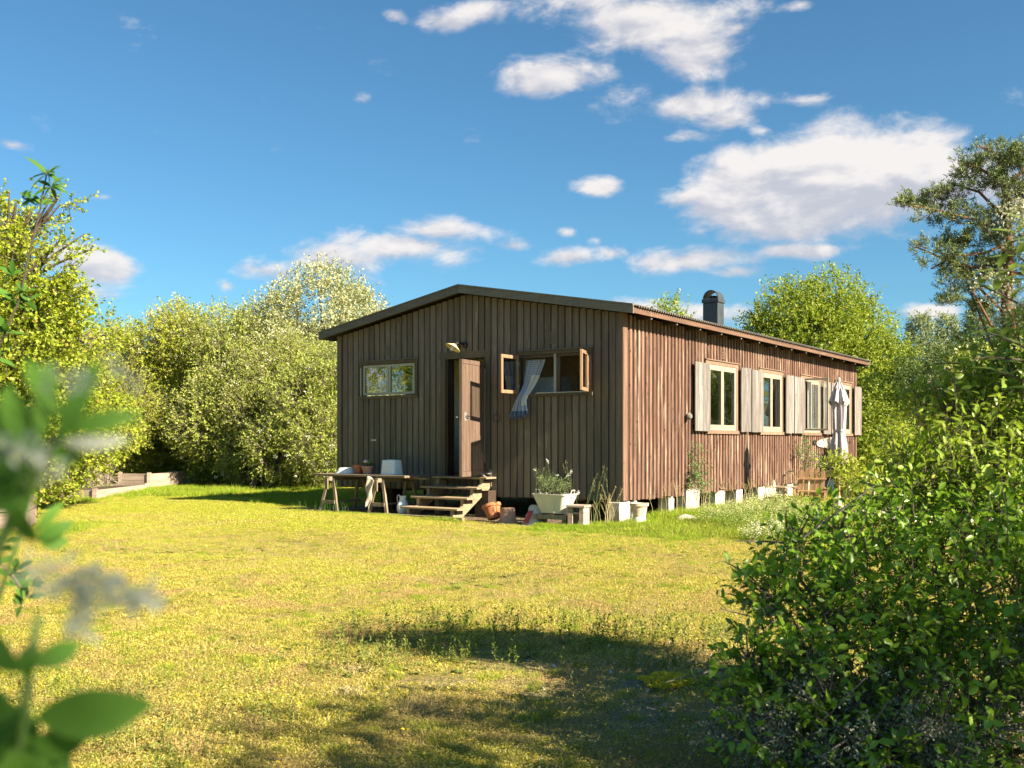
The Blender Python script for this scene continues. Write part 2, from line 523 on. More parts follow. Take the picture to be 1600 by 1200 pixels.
def leaf_mat(name, ca, cb, cc_=None, trans=(.30, .42, .05), tf=.35, rough=.5, spec=.35, patch=.6, pscale=1.2):
    """ca..cb picked per leaf by rnd; cc_ a third hue taken by few leaves"""
    m = M_(name)
    r = m.attr('rnd')
    p = m.noise(m.pos(), pscale, 2, .5)
    f = m.math('ADD', m.math('MULTIPLY', r, 1-patch*.5), m.math('MULTIPLY_ADD', p, patch*1.6, -patch*.55), clamp=True)
    c = m.mix(f, ca, cb)
    if cc_ is not None:
        c = m.mix(m.ramp(r, [(.93, 0), (.96, .7)]), c, cc_)
    m.set(c, rough, 0, spec)
    t = m.n.new('ShaderNodeBsdfTranslucent')
    m.l.new(m.mix(.5, c, trans), t.inputs[0])
    mx = m.n.new('ShaderNodeMixShader'); mx.inputs[0].default_value = tf
    m.l.new(m.b.outputs[0], mx.inputs[1]); m.l.new(t.outputs[0], mx.inputs[2])
    m.l.new(mx.outputs[0], m.out.inputs[0])
    return m.m

LF = {}
LF['hedge'] = leaf_mat('leaf_hedge', (.19, .26, .035), (.44, .50, .09), (.42, .38, .22), (.42, .45, .05))
LF['hedge_gold'] = leaf_mat('leaf_hedge_gold', (.22, .29, .02), (.47, .50, .055), (.36, .26, .09), (.5, .55, .04))
LF['silver'] = leaf_mat('leaf_silver', (.24, .28, .10), (.50, .50, .27), (.5, .48, .34), (.45, .45, .2), .3)
LF['lime'] = leaf_mat('leaf_lime', (.20, .29, .02), (.44, .48, .05), (.42, .26, .08), (.5, .6, .04), .4)
LF['ash'] = leaf_mat('leaf_ash', (.12, .20, .015), (.34, .40, .045), (.33, .22, .06), (.4, .5, .04))
LF['dark'] = leaf_mat('leaf_dark', (0.045, 0.083, 0.024), (0.128, 0.180, 0.045), None, (.12, .2, .04))
LF['pine'] = leaf_mat('leaf_pine', (0.061, 0.113, 0.052), (0.260, 0.305, 0.086), (.2, .2, .08), (.15, .2, .05), .15, .6)
LF['spruce'] = leaf_mat('leaf_spruce', (0.116, 0.174, 0.087), (0.367, 0.406, 0.164), (.3, .3, .16), (.15, .2, .05), .15, .6)
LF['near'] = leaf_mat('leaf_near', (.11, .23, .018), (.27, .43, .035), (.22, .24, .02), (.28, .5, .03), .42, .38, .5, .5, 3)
LF['near_lit'] = leaf_mat('leaf_near_lit', (.16, .27, .02), (.34, .42, .05), (.3, .28, .08), (.45, .6, .05), .4, .4, .45, .5, 3)  # lighter copy of the near leaf, sunlight put into its colour
LF['elder'] = leaf_mat('leaf_elder', (0.090, 0.168, 0.030), (0.180, 0.264, 0.054), None, (.35, .5, .08), .35, .4, .4)
LF['fore'] = leaf_mat('leaf_fore', (.05, .13, .018), (.11, .23, .034), None, (.12, .3, .03), .35, .6, .12, .3, 6)
LF['fore_grey'] = leaf_mat('leaf_fore_grey', (.58, .62, .55), (.78, .80, .74), None, (.4, .48, .3), .5, .7, .2)
LF['lichen'] = leaf_mat('lichen', (.14, .17, .11), (.33, .37, .26), None, (.2, .2, .2), .05, .95, .05, .5, 5)
LF['cream_bloom'] = leaf_mat('cream_bloom', (.55, .55, .36), (.74, .72, .52), None, (.6, .6, .4), .3)
LF['froth'] = leaf_mat('froth', (.40, .43, .14), (.62, .62, .34), None, (.6, .6, .3), .35)
LF['white_bloom'] = leaf_mat('white_bloom', (.65, .66, .60), (.8, .8, .76), None, (.7, .7, .6), .3)
LF['sedum'] = leaf_mat('sedum', (.42, .42, .02), (.78, .62, .04), None, (.5, .5, .05), .25)
LF['veg'] = leaf_mat('veg', (0.072, 0.156, 0.018), (0.192, 0.288, 0.036), (.3, .3, .1), (.35, .5, .05), .35)
LF['tub'] = leaf_mat('tub_green', (0.110, 0.198, 0.055), (0.264, 0.352, 0.132), (.5, .48, .4), (.35, .5, .1), .35)

# ------------------------------------------------------------------ ground
def gh(x, y):
    return .025*np.sin(x*.9+1.3)*np.sin(y*.7) + .012*np.sin(x*2.3)*np.cos(y*1.9+.5)

def ground_mat():
    m = M_('meadow_ground')
    p = m.pos()
    big = m.noise(p, .55, 5, .6, .4)
    mid = m.noise(p, 2.6, 5, .65)
    fine = m.noise(p, 38, 5, .75)
    c = m.mix(m.ramp(big, [(.38, 0), (.62, 1)]), (.26, .24, .045), (.40, .31, .10))
    c = m.mix(m.ramp(mid, [(.52, 0), (.72, 1)]), c, (.36, .26, .14))  # upper leaves get the copy with sunlight in its colour
    c = m.mix(m.ramp(fine, [(.35, .85), (.6, 0)]), c, (.05, .045, .015))
    c = m.mix(m.ramp(m.noise(p, 90, 3, .7), [(.60, 0), (.72, .7)]), c, (.36, .31, .18))
    # stony bare strip towards the right foreground
    sp = m.n.new('ShaderNodeSeparateXYZ'); m.l.new(p, sp.inputs[0])
    dx = m.math('MULTIPLY', m.math('SUBTRACT', sp.outputs[0], 1.1), .75)
    dy = m.math('MULTIPLY', m.math('SUBTRACT', sp.outputs[1], 4.7), .62)
    d = m.math('SQRT', m.math('ADD', m.math('POWER', m.math('ABSOLUTE', dx), 2.0), m.math('POWER', m.math('ABSOLUTE', dy), 2.0)))
    k = m.math('SUBTRACT', m.math('ADD', 1.15, m.math('MULTIPLY', mid, .8)), m.math('MULTIPLY', d, 1.25), clamp=True)
    c = m.mix(m.math('MULTIPLY', k, .8), c, m.mix(fine, (.10, .095, .07), (.30, .30, .26)))
    m.set(c, .95, 0, .1)
    m.bump(m.math('ADD', fine, m.math('MULTIPLY', mid, .5)), 1.0, .03)
    return m.m
MT['ground'] = ground_mat()

xs = np.concatenate([[-400, -150, -70], np.arange(-34, 40.1, .6), [70, 150, 400]])
ys = np.concatenate([[-60, -20], np.arange(-6, 60.1, .5), [90, 160, 600]])
GX, GY = np.meshgrid(xs, ys)
GZ = gh(GX, GY)
nx_, ny_ = len(xs), len(ys)
V = np.stack([GX.ravel(), GY.ravel(), GZ.ravel()], 1)
ii, jj = np.meshgrid(np.arange(nx_-1), np.arange(ny_-1))
a0 = (jj*nx_+ii).ravel()
F = np.stack([a0, a0+1, a0+nx_+1, a0+nx_], 1)
g = link_mesh('ground', np_mesh('ground', V, F, smooth=True), MT['ground'])
g['kind'] = 'structure'

def gravel_mat():
    m = M_('gravel')
    p = m.pos()
    vo = m.n.new('ShaderNodeTexVoronoi'); vo.inputs['Scale'].default_value = 38; m.l.new(p, vo.inputs['Vector'])
    c = m.mix(m.ramp(vo.outputs['Distance'], [(.1, 0), (.6, 1)]), (.40, .33, .25), (.10, .075, .05))
    c = m.mix(m.ramp(m.noise(p, 2.4, 4), [(.42, 0), (.6, .8)]), c, (.10, .075, .05))
    m.set(c, .95, 0, .1); m.bump(vo.outputs['Distance'], 1, -.02)
    return m.m
MT['gravel'] = gravel_mat()
mb = MB()
edge = []
for i in range(41):
    x = -7.0 + i*.16
    edge.append((x, -1.22 + .10*math.sin(x*2.1) + .05*math.sin(x*7.3) + (.25 if x < -5 else 0)*(abs(x+5)/2)))
for i in range(40):
    (xa, ya), (xb, yb) = edge[i], edge[i+1]
    for j in range(8):
        t0, t1 = j/8, (j+1)/8
        pts = []
        for (xx, yy, tt) in ((xa, ya, t0), (xb, yb, t0), (xb, yb, t1), (xa, ya, t1)):
            q = LW(xx, yy + (1.6-yy)*tt)
            q.z = float(gh(q.x, q.y)) + .012
            pts.append(q)
        mb.add(pts, [(0, 1, 2, 3)])
gs = mb.build('gravel_strip', MT['gravel'], smooth=True)
gs['kind'] = 'structure'

# ------------------------------------------------------------------ the house
HW, HL = 6.12, 12.3           # gable width, length
RX, RZ, SL = -3.06, 3.93, .1786
def roof_top(x): return RZ - SL*abs(x-RX)

house = thing('wooden_house', 'long low brown timber house with a gable end, shutters and an open front door', 'house', HC, TH)

FO = [(-5.50, -4.21, 2.11, 2.69), (-3.50, -2.63, .66, 2.70), (-1.93, -.60, 2.05, 2.69)]   # front openings x0 x1 z0 z1
RO = [(3.12, 4.46, 1.47, 2.67), (5.70, 6.92, 1.47, 2.67), (8.17, 9.40, 1.47, 2.67), (10.66, 11.82, 1.47, 2.67)]

def panels(mb, u0, u1, z0, z1, rects, put):
    us = sorted({u0, u1, *[r[0] for r in rects], *[r[1] for r in rects]})
    for a, b in zip(us[:-1], us[1:]):
        cut = sorted([(r[2], r[3]) for r in rects if r[0] < (a+b)/2 < r[1]])
        z = z0
        for c0, c1 in cut:
            if c0 > z: put(a, b, z, c0)
            z = c1
        if z < z1: put(a, b, z, z1)

# front wall: sheathing, then each board and batten a piece of its own
mb = MB()
panels(mb, -HW+.1, -.1, .40, 3.1, FO, lambda a, b, z0, z1: mb.box(a, b, .022, .10, z0, z1))
mb.prism([(-HW+.1, 3.1), (-.1, 3.1), (-.1, roof_top(0)-.14), (RX, RZ-.14), (-HW+.1, roof_top(-HW)-.14)], 'y', .022, .10)
front = mb.build('front_wall', MT['sheathing'], house)
MOD = .1343
nfr = int(HW/MOD)
for i in range(nfr+1):
    xc = -.09 - i*MOD
    if xc < -HW+.06: continue
    for kind, hw_, y0, y1, off in (('board', .064, -.002, .022, 0), ('batten', .0555, -.026, -.0025, -MOD/2)):
        x = xc + off
        if x-hw_ < -HW+.05: continue
        top = roof_top(x)-.13
        zb = (.33 if x > -3.9 else .41) + random.uniform(-.012, .012) + (.01 if kind == 'batten' else 0)
        spans = [(zb, top)]
        for (a, b, c0, c1) in FO:
            pad = .07
            if a-pad < x < b+pad:
                spans = [s_ for (s0, s1) in spans for s_ in ((s0, min(s1, c0-.05)), (max(s0, c1+.05), s1)) if s_[1]-s_[0] > .04]
        for (s0, s1) in spans:
            m_ = MB()
            jx = random.uniform(-.003, .003)
            if kind == 'batten':
                wp = random.choice([0, 0, .002, .004, .010]) if s0 < .6 else 0
                wt_ = random.uniform(0, .002)
                nseg = 5
                Vv = []; Ff = []
                for k in range(nseg+1):
                    z = s0 + (s1-s0)*k/nseg
                    pr = y0 - wt_ - wp*max(0, 1-k/2.2)**1.3
                    ww = hw_ + random.uniform(-.0015, .0015)
                    Vv += [(x+jx-ww, y1, z), (x+jx-ww+.003, pr, z), (x+jx+ww-.003, pr, z), (x+jx+ww, y1, z)]
                for k in range(nseg):
                    for q in range(3):
                        Ff.append((k*4+q, k*4+q+1, k*4+q+5, k*4+q+4))
                Ff += [(0, 3, 2, 1), (nseg*4, nseg*4+1, nseg*4+2, nseg*4+3)]
                m_.add(Vv, Ff)
            else:
                d = random.uniform(-.003, .002)
                m_.box(x-hw_+jx, x+hw_+jx, y0+d, y1, s0, s1)
            m_.build(kind, MT['front_'+kind], front)
# corner boards
MB().box(-.088, .026, -.034, -.0005, .34, roof_top(0)-.12).build('corner_board', MT['front_batten'], front)
MB().box(-HW-.026, -HW+.075, -.034, -.0005, .40, roof_top(-HW)-.12).build('corner_board', MT['front_batten'], front)

# long right wall
mb = MB()
panels(mb, .0, HL-.02, .42, 3.2, RO, lambda a, b, z0, z1: mb.box(-.10, -.022, a+(.102 if a < .01 else 0), b, z0, z1))
side_w = mb.build('side_wall', MT['sheathing'], house)
nsd = int(HL/MOD)
for i in range(nsd+1):
    yc = .175 + i*MOD
    if yc > HL-.05: break
    for kind, hw_, x0, x1, off in (('board', .064, -.022, .002, 0), ('batten', .037, .0025, .027, MOD/2)):
        y = yc + off
        if y+hw_ > HL-.02: continue
        zb = .335 + .003*y + random.uniform(-.018, .014)
        top = roof_top(0)-.135
        spans = [(zb, top)]
        if kind == 'batten' and abs(y-3.8) < .13: spans = [(zb+.14, top)]
        for (a, b, c0, c1) in RO:
            if a-.08 < y < b+.08:
                spans = [s_ for (s0, s1) in spans for s_ in ((s0, min(s1, c0-.07)), (max(s0, c1+.06), s1)) if s_[1]-s_[0] > .04]
        for (s0, s1) in spans:
            m_ = MB()
            j = random.uniform(-.004, .004)
            if kind == 'batten':
                nseg = 6; Vv = []; Ff = []
                wav = random.uniform(0, 6.3)
                for k in range(nseg+1):
                    z = s0 + (s1-s0)*k/nseg
                    e1 = hw_ + .003*math.sin(wav+k*1.7) + random.uniform(-.003, .003)
                    e2 = hw_ + .003*math.cos(wav+k*2.1) + random.uniform(-.003, .003)
                    pr = x1 + random.uniform(-.002, .003)
                    Vv += [(x0, y+j-e1, z), (pr, y+j-e1+.006, z), (pr, y+j+e2-.006, z), (x0, y+j+e2, z)]
                for k in range(nseg):
                    for q in range(3):
                        Ff.append((k*4+q, k*4+q+1, k*4+q+5, k*4+q+4))
                Ff += [(0, 3, 2, 1), (nseg*4, nseg*4+1, nseg*4+2, nseg*4+3)]
                m_.add(Vv, Ff)
            else:
                m_.box(x0, x1+random.uniform(-.003, .001), y-hw_+j, y+hw_+j, s0, s1)
            m_.build(kind, MT['side_'+kind], side_w)
MB().box(.0005, .036, -.030, .104, .345, roof_top(0)-.13).build('corner_board', MT['corner'], side_w)
MB().box(.0005, .036, HL-.07, HL+.02, .36, roof_top(0)-.13).build('corner_board', MT['corner'], side_w)
MB().box(.003, .030, 3.70, 3.92, .385, .40).build('vent_sill', MT['side_casing'], side_w)
# back and left walls, floor, inner walls
mb = MB(); LO = [(.6, 1.9, 1.4, 2.6), (3.0, 4.6, 1.4, 2.6), (6.5, 8.0, 1.4, 2.6)]  # openings added in the unseen left wall to let skylight indoors
panels(mb, .102, HL-.02, .40, roof_top(-HW)-.13, LO, lambda a, b, z0, z1: mb.box(-HW, -HW+.10, a, b, z0, z1))
mb.build('left_wall', MT['front_board'], house)
m_ = MB(); m_.box(-HW, 0, HL-.02+.003, HL+.10, .40, 3.1); m_.prism([(-HW, 3.102), (0, 3.102), (0, roof_top(0)-.14), (RX, RZ-.14), (-HW, roof_top(-HW)-.14)], 'y', HL-.017, HL+.10)
m_.build('back_wall', MT['front_board'], house)
MB().box(-HW+.102, -.102, .102, HL-.03, .48, .64).build('floor', MT['interior_floor'], house)
MB().box(-2.35, -2.25, .60, 4.2, .642, 2.9).build('partition', MT['interior_wall'], house)
MB().box(-HW+.11, -2.36, 2.2, 2.28, .642, 2.9).build('partition', MT['interior_wall'], house)
MB().box(-2.24, -.105, 4.85, 4.95, .642, 2.9).build('partition', MT['interior_wall'], house)
MB().box(-HW+.11, -.105, .105, HL-.04, 2.92, 2.95).build('ceiling', MT['interior_wall'], house)

# foundation piers and dark stone under the front
for (y, wd, zt, xx) in ((.10, .34, .33, .0), (.42, .16, .34, .0), (1.78, .20, .36, -.02), (2.46, .52, .44, .06), (3.80, .42, .38, -.01), (4.72, .30, .38, -.01), (5.86, .36, .39, .0), (7.6, .34, .39, -.02), (8.9, .34, .39, 0), (10.4, .34, .39, 0), (11.9, .34, .39, 0)):
    m_ = MB().box(xx-.22, xx-.002, y-wd/2, y+wd/2, -.05, zt - .01)
    m_.build('pier', MT['concrete'], house, bevel=.012)
for (x, y, wd) in ((-2.78, .12, .30), (-5.1, .2, .3), (-4.1, .25, .3), (-.95, .35, .3)):
    MB().box(x-wd/2, x+wd/2, y, y+.3, -.05, .46).build('pier', MT['soil'], house, bevel=.012)
for x in (-5.4, -3.0, -.6):
    MB().box(x-.06, x+.06, .3, HL-.3, .31, .478).build('floor_beam', MT['rafter'], house)

# roof
roof = MB()
y0, y1 = -.20, HL+.22
XL, XR = -6.42, .30
def slab(mb, xa, xb, up, dn):
    mb.add([(xa, y0, roof_top(xa)-dn), (xb, y0, roof_top(xb)-dn), (xb, y1, roof_top(xb)-dn), (xa, y1, roof_top(xa)-dn),
            (xa, y0, roof_top(xa)+up), (xb, y0, roof_top(xb)+up), (xb, y1, roof_top(xb)+up), (xa, y1, roof_top(xa)+up)],
           [(0,3,2,1),(4,5,6,7),(0,1,5,4),(1,2,6,5),(2,3,7,6),(3,0,4,7)])
slab(roof, XL+.02, RX-.0005, -.04, .075)
slab(roof, RX+.0005, XR-.02, -.04, .075)
roof = roof.build('roof', MT['rafter'], house)
per = .0815
nw = int((y1-y0-.10)/per)
Vv = []; rows = []
sts = 6
for s_i, (xa, xb) in enumerate(((RX, XR+.045), (RX, XL-.03))):
    ncols = nw*sts+1
    pts = np.array([(y0+.05 + k*per/sts, .020*math.sin(2*math.pi*k/sts)) for k in range(ncols)])
    Vs = []
    for x in (xa, (xa+xb)/2, xb):
        for (yy, dz) in pts:
            Vs.append((x, yy, roof_top(x) - .004 + dz))
    Fs = [(r*ncols+k, r*ncols+k+1, (r+1)*ncols+k+1, (r+1)*ncols+k) for r in range(2) for k in range(ncols-1)]
    m_ = MB().add(Vs, Fs)
    o = m_.build('roof_sheet', MT['roof'], roof, smooth=True)
    md = o.modifiers.new('thick', 'SOLIDIFY'); md.thickness = .008
# ridge cap, barge boards with capping, eave boards, rafters
MB().prism([(RX-.14, RZ-.02), (RX, RZ+.012), (RX+.14, RZ-.02), (RX+.14, RZ-.012), (RX, RZ+.022), (RX-.14, RZ-.012)], 'y', y0+.0, y1).build('ridge_cap', MT['roof'], roof)
for yy in (y0-.028, y1):
    for (xa, xb) in ((XL-.02, RX), (RX, XR+.01)):
        MB().prism([(xa, roof_top(xa)-.122), (xb, roof_top(xb)-.122), (xb, roof_top(xb)+.004), (xa, roof_top(xa)+.004)], 'y', yy, yy+.026).build('barge_board', MT['barge'], roof)
        MB().prism([(xa, roof_top(xa)+.006), (xb, roof_top(xb)+.006), (xb, roof_top(xb)+.026), (xa, roof_top(xa)+.026)], 'y', yy-.012, yy+.075).build('barge_cap', MT['barge'], roof)
MB().box(XR-.018, XR+.008, y0+.0, y1-.002, roof_top(XR)-.112, roof_top(XR)-.034).build('fascia', MT['fascia'], roof)
MB().box(XL-.008, XL+.018, y0+.0, y1-.002, roof_top(XL)-.125, roof_top(XL)-.030).build('fascia', MT['barge'], roof)
for k in range(14):
    y = .45 + k*.91
    m_ = MB().prism([(-.02, roof_top(0)-.19), (XR-.03, roof_top(XR)-.155), (XR-.03, roof_top(XR)-.078), (-.02, roof_top(0)-.078)], 'y', y-.028, y+.028)
    rf = m_.build('rafter', MT['rafter'], roof)
    MB().box(XR-.0285, XR-.020, y-.018, y+.018, roof_top(XR)-.150, roof_top(XR)-.127).build('lit_rafter_end', MT['shutter'], rf)  # pale block puts the sunlit look of the rafter end into colour

# chimney: box, collar, arched cowl
ch = MB().box(-.46, -.15, 4.0, 4.28, 3.25, 3.90).build('chimney', MT['metal_dark'], roof, bevel=.008)
MB().box(-.478, -.132, 3.982, 4.298, 3.902, 3.975).build('chimney_collar', MT['metal_dark'], house, bevel=.006)
arc = []
for k in range(17):
    t = math.pi*k/16
    arc.append((-.305 - .155*math.cos(t), 3.977 + .165*math.sin(t)))
arc2 = [(-.305 + (x+.305)*.90, 3.977 + (z-3.977)*.90) for x, z in arc]
m_ = MB()
for k in range(16):
    m_.prism([arc[k], arc[k+1], arc2[k+1], arc2[k]], 'y', 4.0, 4.28)
m_.build('chimney_cowl', MT['metal_dark'], house)
MB().lathe([(.07, 3.992), (.07, 4.05), (.05, 4.06)], 12, c=(-.305, 4.14, -.015)).build('chimney_flue', MT['black_iron'], house)

# ---- window and door trim
def frame_rect(mb, a, b, z0, z1, wd, put):
    """four pieces butted end to end; put(mb, u0, u1, z0, z1)"""
    put(mb, a, b, z1-wd, z1); put(mb, a, b, z0, z0+wd)
    put(mb, a, a+wd, z0+wd, z1-wd); put(mb, b-wd, b, z0+wd, z1-wd)

def front_window(x0, x1, z0, z1, fixed):
    fr = MB()
    for (a, b, c, d, ya) in ((x0-.06, x0, z0, z1, -.030), (x1, x1+.06, z0, z1, -.030), (x0-.07, x1+.07, z1, z1+.055, -.034)):
        fr.box(a, b, ya, .06, c, d)
    win = fr.build('window', MT['casing'], house)
    MB().box(x0-.09, x1+.09, -.055, .06, z0-.055, z0-.002).build('sill', MT['casing'], win)
    MB().box(x0-.09, x1+.09, -.060, -.002, z1+.057, z1+.075).build('drip_board', MT['barge'], win)
    return win
wn1 = front_window(*FO[0], True)
x0, x1, z0, z1 = FO[0]
mid = (x0+x1)/2
for (a, b) in ((x0+.012, mid-.004), (mid+.004, x1-.012)):
    m_ = MB(); frame_rect(m_, a, b, z0+.012, z1-.012, .046, lambda q, u0, u1, c, d: q.box(u0, u1, -.012, .028, c, d))
    m_.build('frame', MT['green_paint'], wn1)
    MB().box(a+.042, b-.042, .006, .010, z0+.055, z1-.055).build('pane', MT['glass'], wn1)
MB().box(x0-.03, x0-.012, -.040, -.031, z0-.01, z1-.06).build('hook_bar', MT['steel'], wn1)
wn3 = front_window(*FO[2], False)
x0, x1, z0, z1 = FO[2]
mid = (x0+x1)/2 - .0
MB().box(mid+.03-.02, mid+.03+.02, -.010, .055, z0, z1-.0).build('mullion', MT['green_paint'], wn3)
MB().box(mid+.055, mid+.10, .03, .075, z0, z1).build('mullion', MT['door_wood'], wn3)
MB().box(x0, x1, .0, .058, z1-.045, z1-.002).build('frame', MT['casing'], wn3)
MB().box(x0+.35, x1-.05, -.050, .0, z0-.001, z0+.012).build('ledge', MT['steel'], wn3)
def sash(hx, wd, ang, h0, h1, name='sash'):
    """casement hinged at (hx, -.03) turned outwards"""
    m_ = MB(); frame_rect(m_, 0, wd, h0, h1, .055, lambda q, u0, u1, c, d: q.box(u0, u1, -.018, .018, c, d))
    s_ = m_.build(name, MT['sash_wood'], wn3, loc=(hx, -.045, 0), rot=(0, 0, ang), bevel=.003)
    MB().box(.05, wd-.05, -.003, .001, h0+.05, h1-.05).build('pane', MT['glass'], s_)
    MB().box(.0, .025, .0185, .022, h0+.10, h0+.16).build('hinge', MT['steel'], s_)
    MB().box(.0, .025, .0185, .022, h1-.16, h1-.10).build('hinge', MT['steel'], s_)
    return s_
sash(x0-.005, .50, R(-90), z0+.0, z1-.01)
sash(x1+.0, .52, R(-70), z0+.0, z1-.01)

# vents over the windows on the gable
for (x, z) in ((-1.28, 2.94), (-4.87, 2.93)):
    m_ = MB()
    for k in range(6):
        m_.box(x-.055, x+.055, -.040, -.028, z-.09+k*.034, z-.072+k*.034)
    m_.build('vent', MT['barge'], front)
MB().box(-5.27, -5.14, -.034, -.0265, 1.275, 1.305).build('door_plate', MT['steel'], front)

# ---- door
x0, x1, z0, z1 = FO[1]
dfr = MB()
dfr.box(x0-.11, x0, -.036, .11, z0-.05, z1); dfr.box(x1, x1+.10, -.036, .11, z0-.05, z1); dfr.box(x0-.13, x1+.12, -.040, .11, z1, z1+.12)
dfr = dfr.build('door_frame', MT['casing'], house)
MB().box(x0+.001, x0+.05, -.02, .16, z0, z1-.002).build('jamb', MT['door_dark'], dfr)
MB().box(x1-.05, x1-.001, -.02, .16, z0, z1-.002).build('jamb', MT['door_dark'], dfr)
MB().box(x0, x1, -.03, .14, z0-.05, z0-.004).build('threshold', MT['grey_wood'], dfr)
hx, hy = -2.665, -.045
DA = R(-82)
m_ = MB().box(0, .745, -.006, .012, .70, 2.60)
door = m_.build('door', MT['door_dark'], house, loc=(hx, hy, 0), rot=(0, 0, DA))
npk = 7
for k in range(npk):
    a = .002 + k*(.741/npk)
    MB().box(a, a+.741/npk-.006, .0125, .034, .775, 2.535).build('plank', MT['door_wood'], door)
MB().box(0, .745, .0125, .040, 2.54, 2.61).build('rail', MT['door_wood'], door)
MB().box(0, .745, .0125, .040, .685, .77).build('rail', MT['door_wood'], door)
MB().box(.7455, .768, -.02, .034, .685, 2.61).build('edge_board', MT['door_wood'], door)
MB().box(.62, .70, .0345, .038, 1.60, 1.74).build('lock_plate', MT['steel'], door)
m_ = MB(); m_.tube([(.66, .036, 1.68), (.66, .075, 1.68), (.57, .080, 1.675)], .009, 8)
m_.build('handle', MT['black_iron'], door, smooth=True)
m_ = MB(); m_.tube([(.69, -.02, 1.66), (.74, -.06, 1.66), (.80, -.06, 1.66)], .008, 6)
m_.build('handle', MT['steel'], door, smooth=True)
MB().box(.0, .012, .035, .045, .9, 2.5).build('lit_hinge_edge', MT['steel'], door)  # pale strip stands in for the sunlit line along the hinge edge
# door stay bracket below right of the frame
m_ = MB(); m_.beam((-2.52, -.03, .50), (-2.52, -.03, .80), .05, .03, up=(0, 1, 0)); m_.beam((-2.52, -.04, .60), (-2.50, -.30, .72), .02, .02); m_.beam((-2.50, -.04, .72), (-2.72, -.32, .73), .025, .02)
m_.build('door_stay', MT['shutter'], house)
# ring hanging beside the door
m_ = MB(); m_.tube([(-2.38+.07*math.cos(t), -.045, 1.66+.07*math.sin(t)) for t in np.linspace(0, 6.28, 17)], .005, 5, cap=False)
m_.build('wall_hook', MT['black_iron'], house)

# ---- wall lamp
lp = MB().lathe([(.055, 0), (.055, .035), (.03, .05)], 14, M=Matrix.Rotation(R(90), 4, 'X')).build('wall_lamp', MT['black_iron'], house, smooth=True, loc=(-3.06, -.03, 2.93))
m_ = MB(); m_.tube([(0, -.03, 0), (0, -.14, .03), (0, -.26, .0), (0, -.32, -.05)], .02, 8)
m_.build('lamp_arm', MT['black_iron'], lp, smooth=True)
Msh = Matrix.Translation((0, -.33, -.06)) @ Matrix.Rotation(R(-28), 4, 'X') @ Matrix.Rotation(R(14), 4, 'Y')
m_ = MB().lathe([(.022, .055), (.035, .05), (.06, .03), (.12, -.005), (.138, -.018), (.138, -.022), (.118, -.009), (.058, .024), (.03, .04), (.0, .045)], 24, M=Msh)
m_.build('lamp_shade', MT['lamp_enamel'], lp, smooth=True)
m_ = MB().lathe([(.0, -.075), (.02, -.07), (.036, -.045), (.036, -.015), (.02, .02), (.018, .04)], 16, M=Msh)
m_.build('bulb', MT['bulb'], lp, smooth=True)

# ---- windows on the long wall
for wi, (a, b, z0, z1) in enumerate(RO):
    m_ = MB()
    for (u0, u1, c, d) in ((a-.075, a, z0, z1), (b, b+.075, z0, z1), (a-.085, b+.085, z1, z1+.07)):
        m_.box(-.10, .034, u0, u1, c, d)
    win = m_.build('window', MT['side_casing'], house)
    MB().box(-.05, .060, a-.10, b+.10, z0-.065, z0-.002).build('sill', MT['side_casing'], win)
    MB().box(.0, .055, a-.10, b+.10, z1+.072, z1+.090).build('drip_board', MT['side_casing'], win)
    m_ = MB(); frame_rect(m_, a+.002, b-.002, z0+.001, z1-.002, .045, lambda q, u0, u1, c, d: q.box(-.055, .026, u0, u1, c, d))
    m_.build('frame', MT['cream_paint'], win)
    mid = (a+b)/2
    pairs = ((a+.049, mid-.003), (mid+.003, b-.049))
    for si, (u0, u1) in enumerate(pairs):
        if wi == 2 and si == 0: continue
        m_ = MB(); frame_rect(m_, u0, u1, z0+.048, z1-.049, .052, lambda q, p0, p1, c, d: q.box(-.02, .032, p0, p1, c, d))
        s_ = m_.build('sash', MT['cream_paint'], win, bevel=.003)
        MB().box(.004, .008, u0+.048, u1-.048, z0+.096, z1-.097).build('pane', MT['glass'], s_)
    # thin curtains inside
    for (c0, c1) in (((a+.06, a+.06+.16)), (b-.30, b-.10)):
        m_ = MB(); nn = 16; Vv = []
        for k in range(nn+1):
            u = c0 + (c1-c0)*k/nn
            xx = -.16 + .018*math.sin(k*1.9)
            Vv += [(xx, u, z0-.05), (xx, u, z1)]
        m_.add(Vv, [(2*k, 2*k+2, 2*k+3, 2*k+1) for k in range(nn)])
        m_.build('inner_curtain', MT['interior_grey'], win, smooth=True)
# the open sash of the third window
a, b, z0, z1 = RO[2]
m_ = MB(); frame_rect(m_, 0, .56, z0+.04, z1+.0, .042, lambda q, u0, u1, c, d: q.box(-.018, .018, u0, u1, c, d))
s_ = m_.build('open_sash', MT['cream_paint'], house, loc=(.045, a+.05, 0), rot=(0, 0, R(-88)), bevel=.003)
MB().box(-.002, .002, .04, .52, z0+.08, z1-.04).build('pane', MT['glass'], s_)

